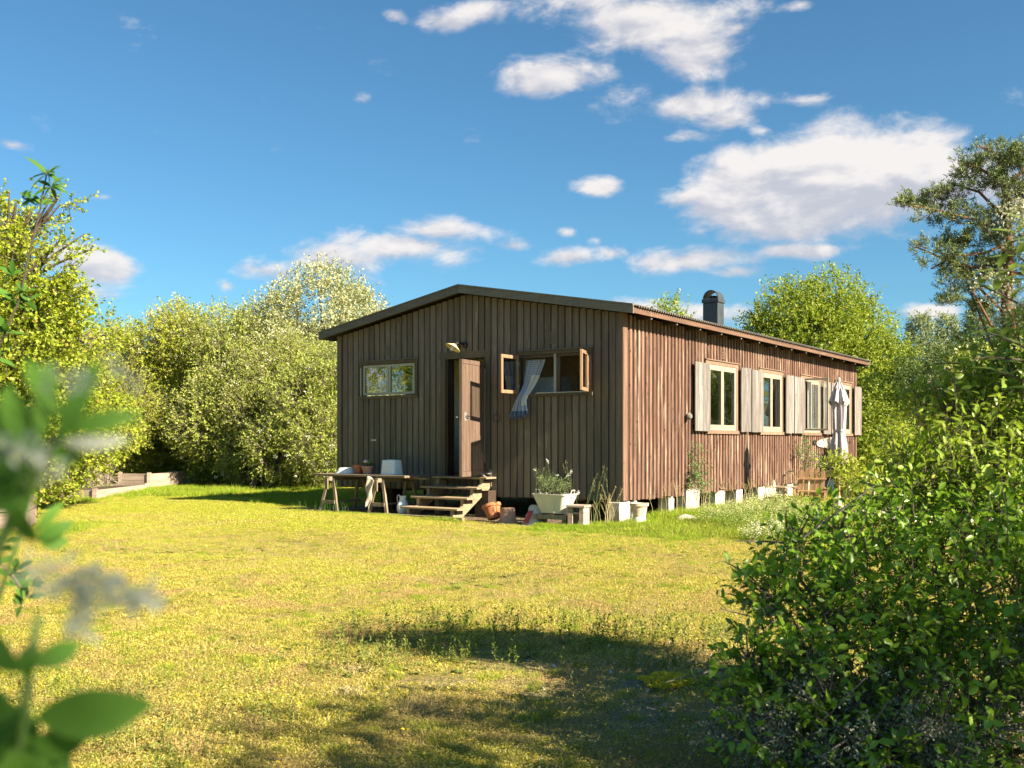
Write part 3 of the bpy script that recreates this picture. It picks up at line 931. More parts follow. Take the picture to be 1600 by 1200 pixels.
# shutters: planks with two ledges on the back
def shutter(ya, yb, z0, z1, lean=0):
    n = max(2, round((yb-ya)/.16))
    m0 = MB().box(.060, .085, ya+.03, yb-.03, z0+.12, z0+.20); m0.box(.060, .085, ya+.03, yb-.03, z1-.22, z1-.14)
    s_ = m0.build('shutter', MT['casing'], house)
    for k in range(n):
        p0 = ya + (yb-ya)*k/n; p1 = ya + (yb-ya)*(k+1)/n
        e = random.uniform(-.006, .006)
        MB().box(.0855+lean*(k/n), .107+lean*(k/n)+random.uniform(0, .003), p0+.0015, p1-.0015, z0+e, z1+e).build('plank', MT['shutter'], s_, bevel=.002)
    return s_
shutter(2.44, 3.08, 1.45, 2.665); shutter(4.52, 5.01, 1.45, 2.69); shutter(5.06, 5.66, 1.45, 2.68); shutter(6.97, 7.46, 1.44, 2.68)
shutter(7.51, 8.12, 1.44, 2.67); shutter(9.46, 9.98, 1.44, 2.67); shutter(10.04, 10.62, 1.44, 2.67); shutter(11.92, 12.50, 1.43, 2.66)
# round wooden knob by the first shutter
m_ = MB().lathe([(0, 0), (.03, .008), (.055, .04), (.06, .07), (.04, .10), (0, .11)], 14, M=Matrix.Rotation(R(90), 4, 'Y') @ Matrix.Rotation(R(15), 4, 'X'))
m_.build('wall_knob', MT['shutter'], side_w, smooth=True, loc=(.03, 2.24, 1.70))
# louvre slats above the first window
m_ = MB()
for k in range(5): m_.box(.029, .036, 3.76, 3.92, 2.80+k*.028, 2.812+k*.028)
m_.build('vent', MT['side_casing'], side_w)

# ---- what shows indoors
c1 = thing('grey_cupboard', 'pale grey cupboard seen inside through the left half of the open window', 'cupboard', LW(-1.95, .62, .642), TH)
MB().box(-.75, .38, 0, .4, 0, 1.72).build('cabinet_body', MT['interior_grey'], c1)
MB().box(-.35, .0, -.022, -.002, .1, 1.62).build('cabinet_door', MT['interior_grey'], c1)
MB().box(.006, .36, -.022, -.002, .1, 1.62).build('cabinet_door', MT['interior_grey'], c1)
c2 = thing('wooden_cupboard', 'orange brown wooden cupboard seen inside through the right half of the open window', 'cupboard', LW(-1.45, 1.5, .642), TH)
MB().box(-.26, .26, 0, .4, 0, 1.80).build('cabinet_body', MT['cabinet'], c2)
MB().box(-.30, .30, -.03, .42, 1.802, 1.85).build('cornice', MT['cabinet'], c2)
MB().box(-.22, .22, -.02, -.002, .1, 1.55).build('cabinet_door', MT['cabinet'], c2)
ct_ = thing('coat', 'black coat hanging on the wall inside the front door', 'coat', LW(-3.10, 1.95, 1.35), TH)
m_ = MB(); m_.lathe([(.16, 0), (.19, .2), (.17, .6), (.12, .9), (.04, .98)], 12, sy=.5)
m_.build('coat_body', MT['black_cloth'], ct_, smooth=True)
m_ = MB(); m_.tube([(.12, -.02, .88), (.19, -.03, .5), (.18, -.04, .25)], [.05, .05, .045], 8)
m_.build('sleeve', MT['black_cloth'], ct_, smooth=True)
bn = thing('hall_bench', 'brown bench against the wall inside the front door', 'bench', LW(-3.0, 1.75, .642), TH)
MB().box(-.5, .45, 0, .35, .38, .42).build('seat', MT['cabinet'], bn)
for sx in (-.45, .38): MB().box(sx, sx+.06, .02, .30, 0, .378).build('leg', MT['cabinet'], bn)
sh_ = thing('shoe_pile', 'dark shoes under the bench inside the front door', 'shoes', LW(-3.0, 1.45, .642), TH)
for (sx, sy, r_) in ((0, 0, .2), (.13, .05, -.3), (-.2, .08, .4), (.28, 0, .1)):
    m_ = MB(); m_.tube([(sx, sy-.13, .04), (sx, sy-.05, .045), (sx, sy+.05, .05), (sx, sy+.12, .06)], [.025, .04, .04, .035], 8)
    m_.build('shoe', MT['black_cloth'], sh_, smooth=True)

# ---- curtain blown out of the open window
def cloth_mat():
    m = M_('curtain_cloth')
    uv = m.n.new('ShaderNodeTexCoord'); sp = m.n.new('ShaderNodeSeparateXYZ'); m.l.new(uv.outputs['UV'], sp.inputs[0])
    a = m.ramp(m.math('FRACT', m.math('MULTIPLY', sp.outputs[0], 16.0)), [(.45, 0), (.5, 1)], 'CONSTANT')
    b = m.ramp(m.math('FRACT', m.math('MULTIPLY', sp.outputs[1], 34.0)), [(.45, 0), (.5, 1)], 'CONSTANT')
    f = m.math('MULTIPLY', m.math('ADD', a, b), .5)
    c = m.mix(f, (.62, .67, .72), (.30, .38, .52))
    hem = m.math('LESS_THAN', sp.outputs[1], .20)
    c = m.mix(hem, c, m.mix(f, (.22, .30, .48), (.08, .13, .30)))
    wht = m.math('MULTIPLY', m.math('GREATER_THAN', m.math('MULTIPLY_ADD', sp.outputs[1], .35, sp.outputs[0]), .74), m.math('MULTIPLY', m.math('GREATER_THAN', sp.outputs[1], .30), m.math('LESS_THAN', sp.outputs[1], .80)))
    c = m.mix(m.math('MULTIPLY', wht, .9), c, (.86, .85, .80))
    m.set(c, .9, 0, .1)
    t = m.n.new('ShaderNodeBsdfTranslucent'); m.l.new(c, t.inputs[0])
    mx = m.n.new('ShaderNodeMixShader'); mx.inputs[0].default_value = .3
    m.l.new(m.b.outputs[0], mx.inputs[1]); m.l.new(t.outputs[0], mx.inputs[2]); m.l.new(mx.outputs[0], m.out.inputs[0])
    return m.m
MT['curtain'] = cloth_mat()
rowsC = [(2.62, -1.88, -1.49, .10), (2.50, -1.88, -1.53, .08), (2.36, -1.89, -1.58, .06), (2.22, -1.90, -1.63, .03), (2.10, -1.91, -1.68, -.03),
         (2.03, -1.91, -1.71, -.085), (1.95, -1.93, -1.72, -.12), (1.85, -1.96, -1.70, -.13), (1.76, -1.99, -1.67, -.14), (1.68, -2.02, -1.66, -.14), (1.63, -2.03, -1.72, -.13)]
nr, nc = 44, 48
Vv = []; UV = []
for i in range(nr+1):
    t = i/nr*(len(rowsC)-1); k = min(int(t), len(rowsC)-2); fr_ = t-k
    z, xa, xb, yy = [rowsC[k][q]*(1-fr_)+rowsC[k+1][q]*fr_ for q in range(4)]
    for j in range(nc+1):
        s_ = j/nc
        amp = .018 + .02*(i/nr)
        fold = amp*math.sin(s_*26 + math.sin(i*.13)*1.2) + .3*amp*math.sin(s_*61+i*.05)
        drop = -.16*max(0, s_-.55)*max(0, i/nr-.8)*-3.5
        Vv.append((xa+(xb-xa)*s_, yy+fold, z + drop*.8 + .02*math.sin(s_*26+1)*(i/nr)**4))
        UV.append((s_, 1-i/nr))
Fv = [(i*(nc+1)+j, i*(nc+1)+j+1, (i+1)*(nc+1)+j+1, (i+1)*(nc+1)+j) for i in range(nr) for j in range(nc)]
me = bpy.data.meshes.new('curtain'); me.from_pydata(Vv, [], Fv)
uvl = me.uv_layers.new(name='UVMap')
for lp_ in me.loops: uvl.data[lp_.index].uv = UV[lp_.vertex_index]
for p in me.polygons: p.use_smooth = True
cu = link_mesh('curtain', me, MT['curtain'], None, HC, (0, 0, TH))
tag(cu, 'blue and white curtain blown out of the open window and hanging over its sill', 'curtain')

# ------------------------------------------------------------------ things in front of the gable
def gz(p): return float(gh(p.x, p.y))
def at(x, y, z=None):
    q = LW(x, y)
    q.z = gz(q) + .012 if z is None else z
    return q

# steps
stp = thing('wooden_steps', 'weathered open wooden steps with four treads up to the front door', 'steps', LW(-3.0, 0, 0), TH)
for k in range(4):
    zt = .665 - k*.162; yf = -.30 - k*.262
    MB().box(-.62, .60, yf, yf+.29, zt-.032, zt).build('tread', MT['step_wood'], stp, bevel=.004)
for sx in (-.50, .44):
    poly = [(-1.06, .02), (-.86, .02), (-.045, .50), (-.045, .62)]
    for k in range(4):
        zt = .665 - k*.162 - .034; yf = -.30 - k*.262
        poly += [(yf+.26, zt), (yf+.03, zt)] if k == 0 else [(yf+.255, zt), (yf+.03, zt)]
        if k < 3: poly += [(yf+.03, zt-.10)]
    seen = []
    for q in poly:
        if not seen or (abs(q[0]-seen[-1][0])+abs(q[1]-seen[-1][1])) > .002: seen.append(q)
    # plain sloping stringer plus short blocks under each tread
    MB().prism([(-1.10, .0), (-.84, .0), (-.05, .47), (-.05, .60), (-.20, .60)], 'x', sx, sx+.045).build('stringer', MT['step_wood'], stp)
    for k in range(4):
        zt = .665 - k*.162 - .034; yf = -.30 - k*.262
        MB().box(sx-.004, sx+.05, yf+.03, yf+.075, zt-.115, zt-.001).build('block', MT['step_wood'], stp)
MB().box(-.60, -.50, -.2, -.04, .0, .62).build('post', MT['grey_wood'], stp)
MB().box(.34, .62, -.28, -.06, .0, .44).build('post', MT['soil'], stp)

# sawhorses and the old table top
def sawhorse(x, y, label, extra=0):
    t = thing('sawhorse', label, 'sawhorse', at(x, y), TH + extra, 'sawhorses under the plank table')
    H_ = .62
    MB().box(-.045, .045, -.50, .42, H_-.07, H_).build('beam', MT['grey_wood'], t, bevel=.003)
    for (sy, ty) in ((-.40, -.47), (.34, .40)):
        for sx in (-1, 1):
            m_ = MB().beam((sx*.055, sy, H_-.02), (sx*.21, ty, .0), .055, .035, up=(0, 1, 0))
            m_.build('leg', MT['grey_wood'], t)
        MB().beam((-.155, (sy+ty)/2-.03, .17), (.155, (sy+ty)/2-.03, .17), .03, .06).build('brace', MT['grey_wood'], t)
    MB().beam((0, -.40, .17), (0, .34, .17), .05, .03).build('brace', MT['grey_wood'], t)
    MB().box(-.035, .035, -.53, -.505, .40, .60).build('peg', MT['grey_wood'], t)
    return t
sawhorse(-5.42, -.50, 'left grey wooden sawhorse, under the end of the plank table with the white basin')
sh2 = sawhorse(-4.23, -.50, 'right grey wooden sawhorse, beside the white jug, with a rag over it')
tt = thing('plank_table_top', 'worn grey plank table top laid across two sawhorses', 'table top', at(-4.72, -.50, .645), TH)
for k in range(4):
    a = -.42 + k*.185
    l0 = -1.12 + random.uniform(-.03, .03); l1 = 1.10 + random.uniform(-.06, .06)
    MB().box(l0, l1, a, a+.180, 0, .038).build('plank', MT['top_wood'], tt, bevel=.004)
MB().box(.70, 1.28, -.12, -.02, -.03, -.002).build('end_lath', MT['grey_wood'], tt)
rg = MB(); Vv = []
for i in range(15):
    for j in range(9):
        s_ = i/14; u = j/8
        Vv.append((-.10+.17*u*(1-.55*s_)+.01*math.sin(i*.9), -.545-.02*math.sin(u*7+i*.5)-.02*s_, .63-.52*s_+(.03*math.sin(u*5))))
rg.add(Vv, [(i*9+j, i*9+j+1, (i+1)*9+j+1, (i+1)*9+j) for i in range(14) for j in range(8)])
q = at(-4.32, -.50)
rg = rg.build('rag', MT['rag'], None, smooth=True, loc=q, rot=(0, 0, TH))
tag(rg, 'long pale rag hanging down over the sawhorse beside the white jug', 'cloth')
rg.modifiers.new('thick', 'SOLIDIFY').thickness = .006

TZ = .684
def lathe_thing(name, label, cat, prof, mat, loc, n=24, sx=1, sy=1, rot=None, group=None, smooth=True):
    o = MB().lathe(prof, n, sx=sx, sy=sy).build(name, MT[mat], None, smooth=smooth, loc=loc, rot=rot or (0, 0, TH))
    return tag(o, label, cat, group)
lathe_thing('enamel_basin', 'white enamel basin turned upside down on the left end of the plank table', 'basin',
            [(.215, 0), (.222, .006), (.205, .014), (.185, .055), (.150, .095), (.130, .105), (.0, .108)], 'enamel', at(-5.36, -.58, TZ), sx=1, sy=.8)
def pot(name, label, r1, r0, h, mat, loc, rot=None, soil=True, rim=.03, group=None):
    t = thing(name, label, 'pot', loc, 0, group)
    if rot is not None: t.rotation_euler = rot
    MB().lathe([(0, .002), (r0, 0), (r0+(r1-r0)*.80, h-rim), (r1*1.06, h-rim), (r1*1.08, h), (r1*.94, h), (r1*.92, h-.02), (r0*.85, .02), (0, .02)], 24).build('pot_body', MT[mat], t, smooth=True)
    if soil: MB().lathe([(0, h-.025), (r1*.92, h-.028)], 20).build('soil', MT['soil'], t)
    return t
pot('flower_pot', 'small bright orange terracotta pot on the plank table beside the white basin', .098, .070, .155, 'terracotta', at(-5.04, -.60, TZ))
pb = pot('flower_pot', 'small pale terracotta pot with a pink flower on the plank table', .102, .075, .140, 'terracotta_pale', at(-4.80, -.62, TZ))

# square white tub upside down
tb = thing('enamel_tub', 'tall square white enamel tub turned upside down on the plank table', 'tub', at(-4.24, -.60, TZ), TH)
def rounded(hw, hd, r, n=5):
    pts = []
    for (cx, cy, a0_) in ((hw-r, hd-r, 0), (-hw+r, hd-r, 90), (-hw+r, -hd+r, 180), (hw-r, -hd+r, 270)):
        for k in range(n): 
            a_ = R(a0_ + 90*k/(n-1)); pts.append((cx+r*math.cos(a_), cy+r*math.sin(a_)))
    return pts
def loft(mb, secs, cap0=True, cap1=True):
    n = len(secs[0][0]); V = []; F = []
    for pts, z in secs: V += [(x, y, z) for x, y in pts]
    for i in range(len(secs)-1):
        for k in range(n):
            k2 = (k+1) % n
            F.append((i*n+k, i*n+k2, (i+1)*n+k2, (i+1)*n+k))
    if cap0: F.append(tuple(range(n-1, -1, -1)))
    if cap1: F.append(tuple((len(secs)-1)*n+k for k in range(n)))
    return mb.add(V, F)
m_ = loft(MB(), [(rounded(.175, .14, .04), 0), (rounded(.178, .143, .04), .008), (rounded(.163, .128, .04), .014), (rounded(.145, .112, .04), .245), (rounded(.137, .104, .035), .256)])
m_.build('tub_body', MT['enamel'], tb, smooth=True)
MB().box(-.09, .09, -.02, .02, .257, .263).build('tub_foot', MT['enamel'], tb)

# jug on the ground
jg = thing('enamel_jug', 'white enamel jug with a handle standing on the gravel left of the steps', 'jug', at(-3.88, -.72), TH+R(-12))
MB().lathe([(.065, 0), (.075, .008), (.095, .05), (.106, .11), (.098, .165), (.070, .215), (.054, .245), (.056, .28), (.066, .31), (.060, .31), (.048, .26), (0, .25)], 24).build('jug_body', MT['enamel'], jg, smooth=True)
m_ = MB(); m_.tube([(-.06, 0, .29), (-.10, 0, .325), (-.145, 0, .315), (-.16, 0, .26), (-.14, 0, .19), (-.095, 0, .14)], .009, 8)
m_.build('handle', MT['enamel'], jg, smooth=True)
m_ = MB().add([(.040, -.038, .30), (.040, .038, .30), (.092, 0, .325), (.052, 0, .265), (.050, -.025, .311), (.050, .025, .311)], [(0, 2, 3), (1, 3, 2), (0, 4, 2), (1, 2, 5)])
m_.build('spout', MT['enamel'], jg).modifiers.new('t', 'SOLIDIFY').thickness = .004

# pots in the shade under the house front
q = at(-1.83, -.86)
pt = pot('flower_pot', 'large terracotta pot lying tilted on its rim beside the steps', .145, .10, .235, 'terracotta', (q.x, q.y, q.z+.05), (R(-6), R(-20), TH), soil=False, rim=.05)
q = at(-1.55, -.88)
pot('flower_pot', 'large terracotta pot standing upside down right of the tilted pot', .140, .10, .232, 'terracotta_pale', (q.x, q.y, q.z+.232), (R(180), 0, TH), soil=False, rim=.045)
q = at(-1.30, -.45)
pot('flower_pot', 'dark terracotta pot upside down in the shade under the house', .14, .10, .23, 'terracotta', (q.x, q.y, q.z+.23), (R(180), 0, TH), soil=False, rim=.045)
MB().box(0, 0, 0, 0, 0, 0)
bd = thing('kerb_board', 'long weathered board lying on the gravel by the steps', 'board', at(-2.9, -1.17), TH+R(-1))
MB().box(-1.0, .7, -.03, .03, -.02, .045).build('board_body', MT['grey_wood'], bd, bevel=.004)

# bag of potting soil
bg = thing('soil_bag', 'slumped red and grey plastic soil bag leaning against the planter', 'bag', at(-1.03, -1.0), TH+R(12))
secs = []
for i in range(9):
    t = i/8
    wv = .14*(1-.25*t)+.01*math.sin(i*2.1); dv = .075*(1-.75*t**2)+.006*math.sin(i*3)
    cx_ = .10*t
    secs.append(([(cx_+wv*math.cos(a_)*(1 if abs(math.cos(a_)) < .9 else 1.05), dv*math.sin(a_)+.01*math.sin(5*a_+i)) for a_ in np.linspace(0, 2*math.pi, 19)[:-1]], .31*t))
loft(MB(), secs).build('bag_body', MT['bag_grey'], bg, smooth=True)
m_ = MB(); Vv = []
for i in range(7):
    t = .1+i/6*.62
    wv = .14*(1-.25*t); dv = .082*(1-.75*t**2)+.004; cx_ = .10*t
    for a_ in np.linspace(R(185), R(262), 7): Vv.append((cx_+wv*math.cos(a_), dv*math.sin(a_)-.004, .31*t))
m_.add(Vv, [(i*7+j, i*7+j+1, (i+1)*7+j+1, (i+1)*7+j) for i in range(6) for j in range(6)])
m_.build('bag_print', MT['bag_red'], bg, smooth=True)

# zinc planter tub on a low bench, with crate
bch = thing('low_bench', 'low grey wooden bench carrying the zinc planter', 'bench', at(-.66, -.90), TH)
MB().box(-.32, .30, -.14, .16, .148, .178).build('seat', MT['grey_wood'], bch)
for sx in (-.29, .20): MB().box(sx, sx+.07, -.12, .13, -.01, .147).build('leg', MT['grey_wood'], bch)
MB().box(-.30, .30, -.165, -.141, .11, .178).build('apron', MT['grey_wood'], bch)
zb_ = thing('zinc_planter', 'white zinc tub planted with flowering herbs on the low bench', 'planter', at(-.66, -.90, .18), TH)
zb_.scale = (.84, .84, .98)
m_ = loft(MB(), [(rounded(.235, .15, .07), 0), (rounded(.30, .20, .09), .14), (rounded(.365, .25, .10), .285), (rounded(.378, .262, .10), .287), (rounded(.378, .262, .10), .300), (rounded(.355, .24, .10), .300), (rounded(.345, .23, .10), .25)], cap1=False)
m_.build('tub_body', MT['zinc'], zb_, smooth=True)
loft(MB(), [(rounded(.345, .23, .10), .25), (rounded(.344, .229, .10), .251)]).build('soil', MT['soil'], zb_)
for sx in (-1, 1):
    m_ = MB(); m_.tube([(sx*.36, -.06, .29), (sx*.385, -.05, .355), (sx*.385, .05, .355), (sx*.36, .06, .29)], .009, 6)
    m_.build('handle', MT['zinc'], zb_, smooth=True)
MB().tube([(.13, -.245, .30), (.11, -.21, .2), (.09, -.175, .01)], .006, 5).build('seam', MT['zinc'], zb_)
cr = thing('wooden_crate', 'small pinkish wooden stool standing on end at the right of the planter', 'stool', at(-.20, -.98), TH+R(8))
for (a, b, c, d, e, f_) in ((-.13, -.05, -.1, .12, 0, .30), (.055, .13, -.1, .12, 0, .30), (-.15, .15, -.12, .14, .302, .335), (-.048, .053, -.09, .10, .20, .23)):
    MB().box(a, b, c, d, e, f_).build('board', MT['bed_wood'], cr, bevel=.004)

# two pots at the corner
wq = at(.41, -.22)
wp = thing('corner_pot', 'pale chalky plant pot standing on an upturned white pot at the house corner', 'pot', (wq.x, wq.y, wq.z+.115), TH)
MB().lathe([(0, .002), (.095, 0), (.125, .155), (.142, .157), (.147, .20), (.13, .20), (.12, .17), (0, .16)], 24).build('pot_body', MT['chalk_pot'], wp, smooth=True)
lathe_thing('base_pot', 'upturned white pot under the chalky pot at the house corner', 'pot', [(.115, 0), (.118, .03), (.105, .035), (.095, .112), (0, .113)], 'white_pot', wq)

# ------------------------------------------------------------------ right side: chairs, table, parasol
def low_chair(label, x, y, rz, slats, mat, wide=.50):
    t = thing('garden_chair', label, 'garden chair', at(x, y), TH + rz, 'low wooden garden chairs on the patio')
    zs = .17
    for k in range(slats):                               # back slats lean away behind the seat
        u = (k-(slats-1)/2)*(wide/slats)
        m_ = MB(); hw = wide/slats/2-.013
        top = .66 - .02*abs(k-(slats-1)/2)**1.4
        prof = [(-hw, 0), (hw, 0), (hw*1.0, top*.93), (hw*.6, top*.985), (0, top), (-hw*.6, top*.985), (-hw, top*.93)]
        m_.prism(prof, 'y', 0, .02)
        m_.build('slat', MT[mat], t, loc=(u, .22, zs-.07), rot=(R(-18), 0, 0))
    for zz in (.16, .42):
        MB().box(-wide/2-.01, wide/2+.01, .002, .026, zz, zz+.028).build('back_rail', MT[mat], t, loc=(0, .242, zs-.07), rot=(R(-18), 0, 0))
    for k in range(4):
        MB().box(-wide/2, wide/2, -.24+k*.105, -.145+k*.105, zs-.012+.004*k*-1, zs+.008-.004*k).build('seat_slat', MT[mat], t)
    for sx in (-1, 1):
        MB().box(sx*wide/2-.025, sx*wide/2+.025, -.22, -.17, 0, .31).build('leg', MT[mat], t)
        MB().box(sx*wide/2-.022, sx*wide/2+.022, .26, .31, 0, .31).build('leg', MT[mat], t)
        MB().box(sx*(wide/2+.02)-.045, sx*(wide/2+.02)+.045, -.27, .34, .312, .332).build('armrest', MT[mat], t, bevel=.004)
    return t
low_chair('pale wooden garden chair with a slanted slat back facing right by the house wall', .28, 6.25, R(40)-TH, 4, 'chair_pale', .42)
low_chair('brown wooden garden chair seen from behind next to the parasol', .95, 5.9, R(172)-TH, 5, 'chair_wood', .52)

tq = at(1.75, 6.75)
tbl = thing('patio_table', 'small low wooden patio table beside the parasol pole', 'table', tq, TH)
for k in range(5): MB().box(-.35, .35, -.3+k*.12, -.19+k*.12, .38, .40).build('slat', MT['chair_pale'], tbl)
for sx in (-.3, .25):
    for sy in (-.26, .22): MB().box(sx, sx+.05, sy, sy+.05, 0, .378).build('leg', MT['chair_pale'], tbl)
bx = thing('white_planter_box', 'small square white planter box on the patio table', 'planter', (tq.x, tq.y, tq.z+.402), TH)
m_ = loft(MB(), [(rounded(.10, .10, .02), 0), (rounded(.11, .11, .02), .14), (rounded(.095, .095, .02), .14), (rounded(.09, .09, .02), .11)]); m_.build('box_body', MT['white_pot'], bx, smooth=True)
wbq = at(.95, 7.3)
wb = thing('metal_tray', 'grey metal tray tipped on its side against plants by the wall', 'tray', (wbq.x, wbq.y, wbq.z+.52), TH)
m_ = MB(); m_.add([(-.42, 0, -.06), (.40, .0, .14), (.30, .35, .10), (-.36, .35, -.10), (-.50, -.04, .0), (.50, -.04, .22)], [(0, 1, 2, 3), (4, 5, 1, 0)])
m_.build('tray_body', MT['steel'], wb).modifiers.new('t', 'SOLIDIFY').thickness = .02
m_ = MB(); m_.tube([(-.3, .1, -.08), (-.45, .1, -.54)], .015, 6); m_.tube([(.3, .1, .1), (.35, .1, -.54)], .015, 6)
m_.build('tray_stand', MT['black_iron'], wb)
pr_ = thing('wall_pipe', 'thin dark bent pipe standing out from the wall foot near the pale chair', 'pipe', at(.10, 6.95), TH)
MB().tube([(0, 0, 0), (0, 0, .55), (.04, .05, .62), (.08, .25, .63)], .015, 6).build('pipe_body', MT['pipe'], pr_, smooth=True)
# fish shaped board on the wall
fp = []
for (px, py) in ((1275, 693), (1279, 689), (1284, 686.5), (1290, 684.8), (1298, 683.5), (1306, 683), (1314, 684), (1320, 688), (1322, 693), (1318, 698), (1308, 700), (1296, 700), (1286, 699.3), (1278, 697.5)):
    k = (px-800)/1551; y = (k*(15.4-.05*.576) - (1.71+.05*.817))/(.576-.817*k); d = 15.4 - .03 + .817*y
    fp.append((y, CAMZ + (691-py)/1551*d))
fb = MB().prism(fp, 'x', .030, .055).build('fish_board', MT['fish_board'], None, loc=HC, rot=(0, 0, TH))
tag(fb, 'pale spotted fish shaped board fixed to the wall behind the parasol', 'board')
for k in range(7):
    yy = fp[0][0] + .5 + k*.42; zz = 1.30 + .05*math.sin(k*2.3)
    MB().lathe([(0, 0), (.03, .001), (.03, .004), (0, .005)], 8, M=Matrix.Rotation(R(90), 4, 'Y')).build('spot', MT['black_iron'], fb, loc=(.0552, yy, zz))
MB().box(.028, .06, fp[0][0]-.20, fp[0][0]+.02, 1.20, 1.30).build('nose', MT['black_iron'], fb)

# folded parasol
pq = at(1.82, 4.98)
ps = thing('folded_parasol', 'folded pale lilac grey parasol on a pole on the patio', 'parasol', pq, 0)
MB().tube([(0, 0, 0), (0, 0, 2.36)], .022, 10).build('pole', MT['chair_wood'], ps, smooth=True)
MB().lathe([(0, 2.36), (.03, 2.36), (.035, 2.40), (.02, 2.44), (0, 2.445)], 10).build('finial', MT['chair_pale'], ps, smooth=True)
MB().lathe([(.20, 0), (.20, .05), (.05, .07), (.03, .25), (.026, .25)], 16).build('base', MT['concrete'], ps, smooth=True)
prof = [(.82, .135), (.95, .135), (1.2, .125), (1.42, .085), (1.46, .085), (1.50, .095), (1.7, .10), (1.9, .105), (2.1, .085), (2.25, .075), (2.36, .03)]
n = 56; V = []; F = []
for (z, r) in prof:
    for k in range(n):
        t = 2*math.pi*k/n
        rr = r*(1 + .24*math.sin(8*t + z*1.3) + .10*math.sin(13*t - z*2))
        V.append((rr*math.cos(t), rr*math.sin(t), z + (.03*math.sin(5*t) if z < .9 else 0)))
for i in range(len(prof)-1):
    for k in range(n):
        k2 = (k+1) % n
        F.append((i*n+k, i*n+k2, (i+1)*n+k2, (i+1)*n+k))
o = MB().add(V, F).build('canopy', MT['parasol'], ps, smooth=True)
V = []; F = []
for i, (z, r) in enumerate(((1.96, .165), (2.02, .155), (2.18, .105), (2.33, .04))):
    for k in range(n):
        t = 2*math.pi*k/n
        rr = r*(1 + .22*math.sin(8*t + .6)); V.append((rr*math.cos(t), rr*math.sin(t), z + (.045*math.sin(8*t) if i == 0 else 0)))
for i in range(3):
    for k in range(n):
        k2 = (k+1) % n
        F.append((i*n+k, i*n+k2, (i+1)*n+k2, (i+1)*n+k))
MB().add(V, F).build('top_flap', MT['parasol'], ps, smooth=True)
MB().lathe([(.098, 1.445), (.102, 1.46), (.098, 1.475)], 18).build('strap', MT['parasol'], ps)

# ------------------------------------------------------------------ raised beds and frames on the left
def bed(label, A, du, lu, dv, lv, h, rows, name='raised_bed'):
    """A front corner, du/dv unit directions of the two visible sides"""
    t = thing(name, label, 'raised bed', A, 0)
    du, dv = Vector(du).normalized(), Vector(dv).normalized()
    for (d, L) in ((du, lu), (dv, lv)):
        for k in range(rows):
            z0_ = h*k/rows; z1_ = h*(k+1)/rows - .006
            a = d*.03; b = d*L
            m_ = MB().beam((a.x, a.y, (z0_+z1_)/2), (b.x, b.y, (z0_+z1_)/2), .035, z1_-z0_)
            m_.build('plank', MT['bed_wood'], t)
    other = du*lu
    for k in range(rows):
        z0_ = h*k/rows; z1_ = h*(k+1)/rows - .006
        b = other + dv*lv
        MB().beam((other.x, other.y, (z0_+z1_)/2), (b.x, b.y, (z0_+z1_)/2), .035, z1_-z0_).build('plank', MT['bed_wood'], t)
    for p_ in (Vector((0, 0, 0)), du*lu, dv*lv):
        MB().box(p_.x-.045, p_.x+.045, p_.y-.045, p_.y+.045, 0, h+.03).build('post', MT['bed_wood'], t)
    c = du*lu*.5 + dv*lv*.5
    m_ = MB().add([tuple(du*.04+dv*.04+Vector((0, 0, h*.8))), tuple(du*(lu-.04)+dv*.04+Vector((0, 0, h*.8))), tuple(du*(lu-.04)+dv*(lv-.04)+Vector((0, 0, h*.8))), tuple(du*.04+dv*(lv-.04)+Vector((0, 0, h*.8)))], [(0, 1, 2, 3)])
    m_.build('soil', MT['soil'], t)
    return t
bed('taller raised garden bed of pale planks at the foot of the hedge', (-9.98, 27.3, .0), (.24, .97, 0), 2.3, (-.95, .30, 0), .95, .39, 2)
bed('lower raised garden bed of grey planks left of the taller one', (-9.2, 21.9, .0), (.03, 1, 0), 2.9, (-.95, .3, 0), 1.0, .20, 1)
cp = thing('planting_frame', 'old plank frame with a wire netting hoop at the left edge of the meadow', 'plank frame', (-6.95, 14.2, 0), R(20))
for k in range(2):
    MB().box(-2.0, -.09, -.02, .02, .02+.24*k, .245+.24*k).build('plank', MT['bed_wood'], cp)
    MB().box(-.02, .02, .05, 1.2, .02+.24*k, .245+.24*k).build('plank', MT['bed_wood'], cp)
MB().box(-.16, .02, -.03, .03, 0, .50).build('post', MT['bed_wood'], cp)
MB().box(-.42, -.34, -.045, -.021, 0, .47).build('post', MT['shutter'], cp)
m_ = MB()
def hoop(u, v):   # u along 0..1, v around 0..1
    a_ = math.pi*v
    return Vector((-1.9 + 1.75*u, .55 - .55*math.cos(a_), .48 + .42*math.sin(a_)))
NU, NV = 26, 22
for i in range(NU):
    for j in range(NV):
        o_ = .5*(j % 2)
        p_ = hoop((i+o_+.25)/NU, (j+.33)/NV); p2 = hoop((i+o_-.25)/NU, (j+.33)/NV) 
        u1 = hoop((i+o_)/NU, (j)/NV)
        t1 = hoop((i+o_+.0)/NU, (j+.35)/NV)
        m_.tube([u1, t1], .0022, 3, cap=False)
        m_.tube([t1, hoop((i+o_+.5)/NU, min(1, (j+1)/NV))], .0022, 3, cap=False)
        m_.tube([t1, hoop((i+o_-.5)/NU, min(1, (j+1)/NV))], .0022, 3, cap=False)
m_.build('wire_netting', MT['wire'], cp)

